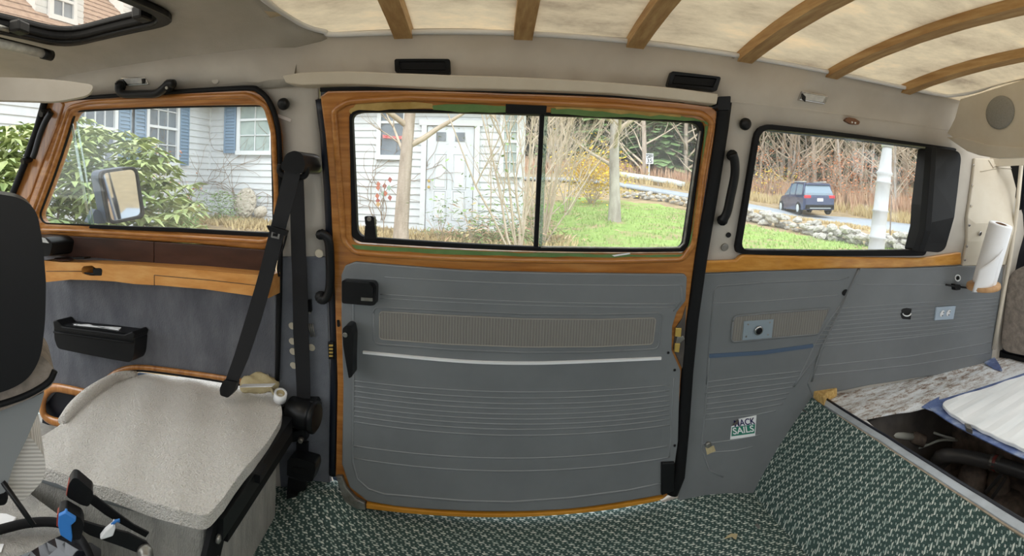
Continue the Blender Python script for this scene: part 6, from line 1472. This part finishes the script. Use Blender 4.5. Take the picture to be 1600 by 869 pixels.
# ---- the blue car on the road, seen from behind
MAT['carblue'] = mat('blue_car_paint', (38, 52, 88), rough=.25, coat=.6); MAT['carglass'] = mat('car_glass', (120, 140, 156), rough=.08, coat=.6); MAT['tail'] = mat('tail_lamp', (190, 50, 60), rough=.3)
thc = az(1258); cpos = gpt(thc, 26.2, .09); 
cr = thing('parked_car', cpos, 'dark blue estate car standing on the road', 'car')
yaw = math.atan2(math.cos(thc), math.sin(thc)); 
Mc = Matrix.Translation(cpos) @ Matrix.Rotation(math.pi / 2 - thc + math.radians(24), 4, 'Z') @ Matrix.Diagonal((.82, .92, .95, 1))      # local +x is the car's nose
def loft(name, secs, m, par, smooth=True):
    bm = bmesh.new(); R_ = [[bm.verts.new(Mc @ Vector(p)) for p in s] for s in secs]
    for A, B in zip(R_[:-1], R_[1:]):
        for k in range(len(A)): bm.faces.new((A[k], A[(k + 1) % len(A)], B[(k + 1) % len(A)], B[k]))
    bm.faces.new(R_[0][::-1]); bm.faces.new(R_[-1]); bmesh.ops.recalc_face_normals(bm, faces=bm.faces); bevel_bm(bm, .03, 2, .5)
    return obj(name, bm_mesh(bm, name), m, par)
def car_sec(x, w_, z0, z1, tw, tz): return [(x, -w_, z0), (x, -w_ * 1.0, z1), (x, -tw, tz), (x, tw, tz), (x, w_, z1), (x, w_, z0)]
cb = loft('body', [car_sec(-2.2, .82, .42, .80, .80, .95), car_sec(-2.05, .9, .26, .88, .86, 1.02), car_sec(-1.0, .92, .22, .90, .88, 1.02), car_sec(.6, .92, .22, .90, .88, 1.0), car_sec(1.5, .90, .24, .84, .82, .93), car_sec(2.1, .80, .30, .66, .70, .78), car_sec(2.25, .70, .40, .60, .6, .66)], 'carblue', cr)
loft('cabin_glass', [car_sec(-2.08, .82, .98, 1.05, .78, 1.12), car_sec(-1.75, .83, .98, 1.1, .66, 1.58), car_sec(-.2, .84, .98, 1.1, .68, 1.64), car_sec(.45, .83, .98, 1.1, .66, 1.56), car_sec(1.2, .80, .96, 1.0, .74, 1.02)], 'carglass', cr)
loft('roof', [car_sec(-1.9, .69, 1.52, 1.57, .60, 1.62), car_sec(-.2, .71, 1.60, 1.64, .62, 1.69), car_sec(.5, .68, 1.52, 1.57, .58, 1.61)], 'carblue', cr)
for x, n_ in ((-1.72, 'rear_pillar'), (-.62, 'door_pillar'), (.28, 'door_pillar')):
    for s in (-1, 1): sweep(n_, [Mc @ Vector((x - .12, s * .85, 1.0)), Mc @ Vector((x, s * .70, 1.6))], .06 if x < -1 else .035, 'carblue', cr, seg=6)
for s in (-1, 1): sweep('roof_rail', [Mc @ Vector((-1.6, s * .58, 1.69)), Mc @ Vector((.2, s * .58, 1.70))], .022, 'galv', cr, seg=6)
for s in (-1, 1):
    box('tail_lamp', (.14, .36, .16), Mc @ Matrix.Translation((-2.14, s * .70, .93)), 'tail', cr, .03)
    for x in (-1.35, 1.38):
        wl = lathe('wheel', [(.30, -.11), (.335, -.07), (.335, .07), (.30, .11), (.22, .115)], Mc @ frame_at((x, s * .84, .335), (0, s, 0), (1, 0, 0)), 'rubber', cr, 20)
        lathe('hubcap', [(.21, .11), (.20, .125), (.05, .13)], Mc @ frame_at((x, s * .84, .335), (0, s, 0), (1, 0, 0)), 'galv', wl, 10)
box('number_plate', (.02, .34, .16), Mc @ Matrix.Translation((-2.21, 0, .78)), 'sash', cr)
box('rear_bumper', (.16, 1.66, .22), Mc @ Matrix.Translation((-2.16, 0, .42)), 'rubber', cr, .05)
box('chrome_strip', (.02, 1.2, .03), Mc @ Matrix.Translation((-2.26, 0, .36)), 'galv', cr)
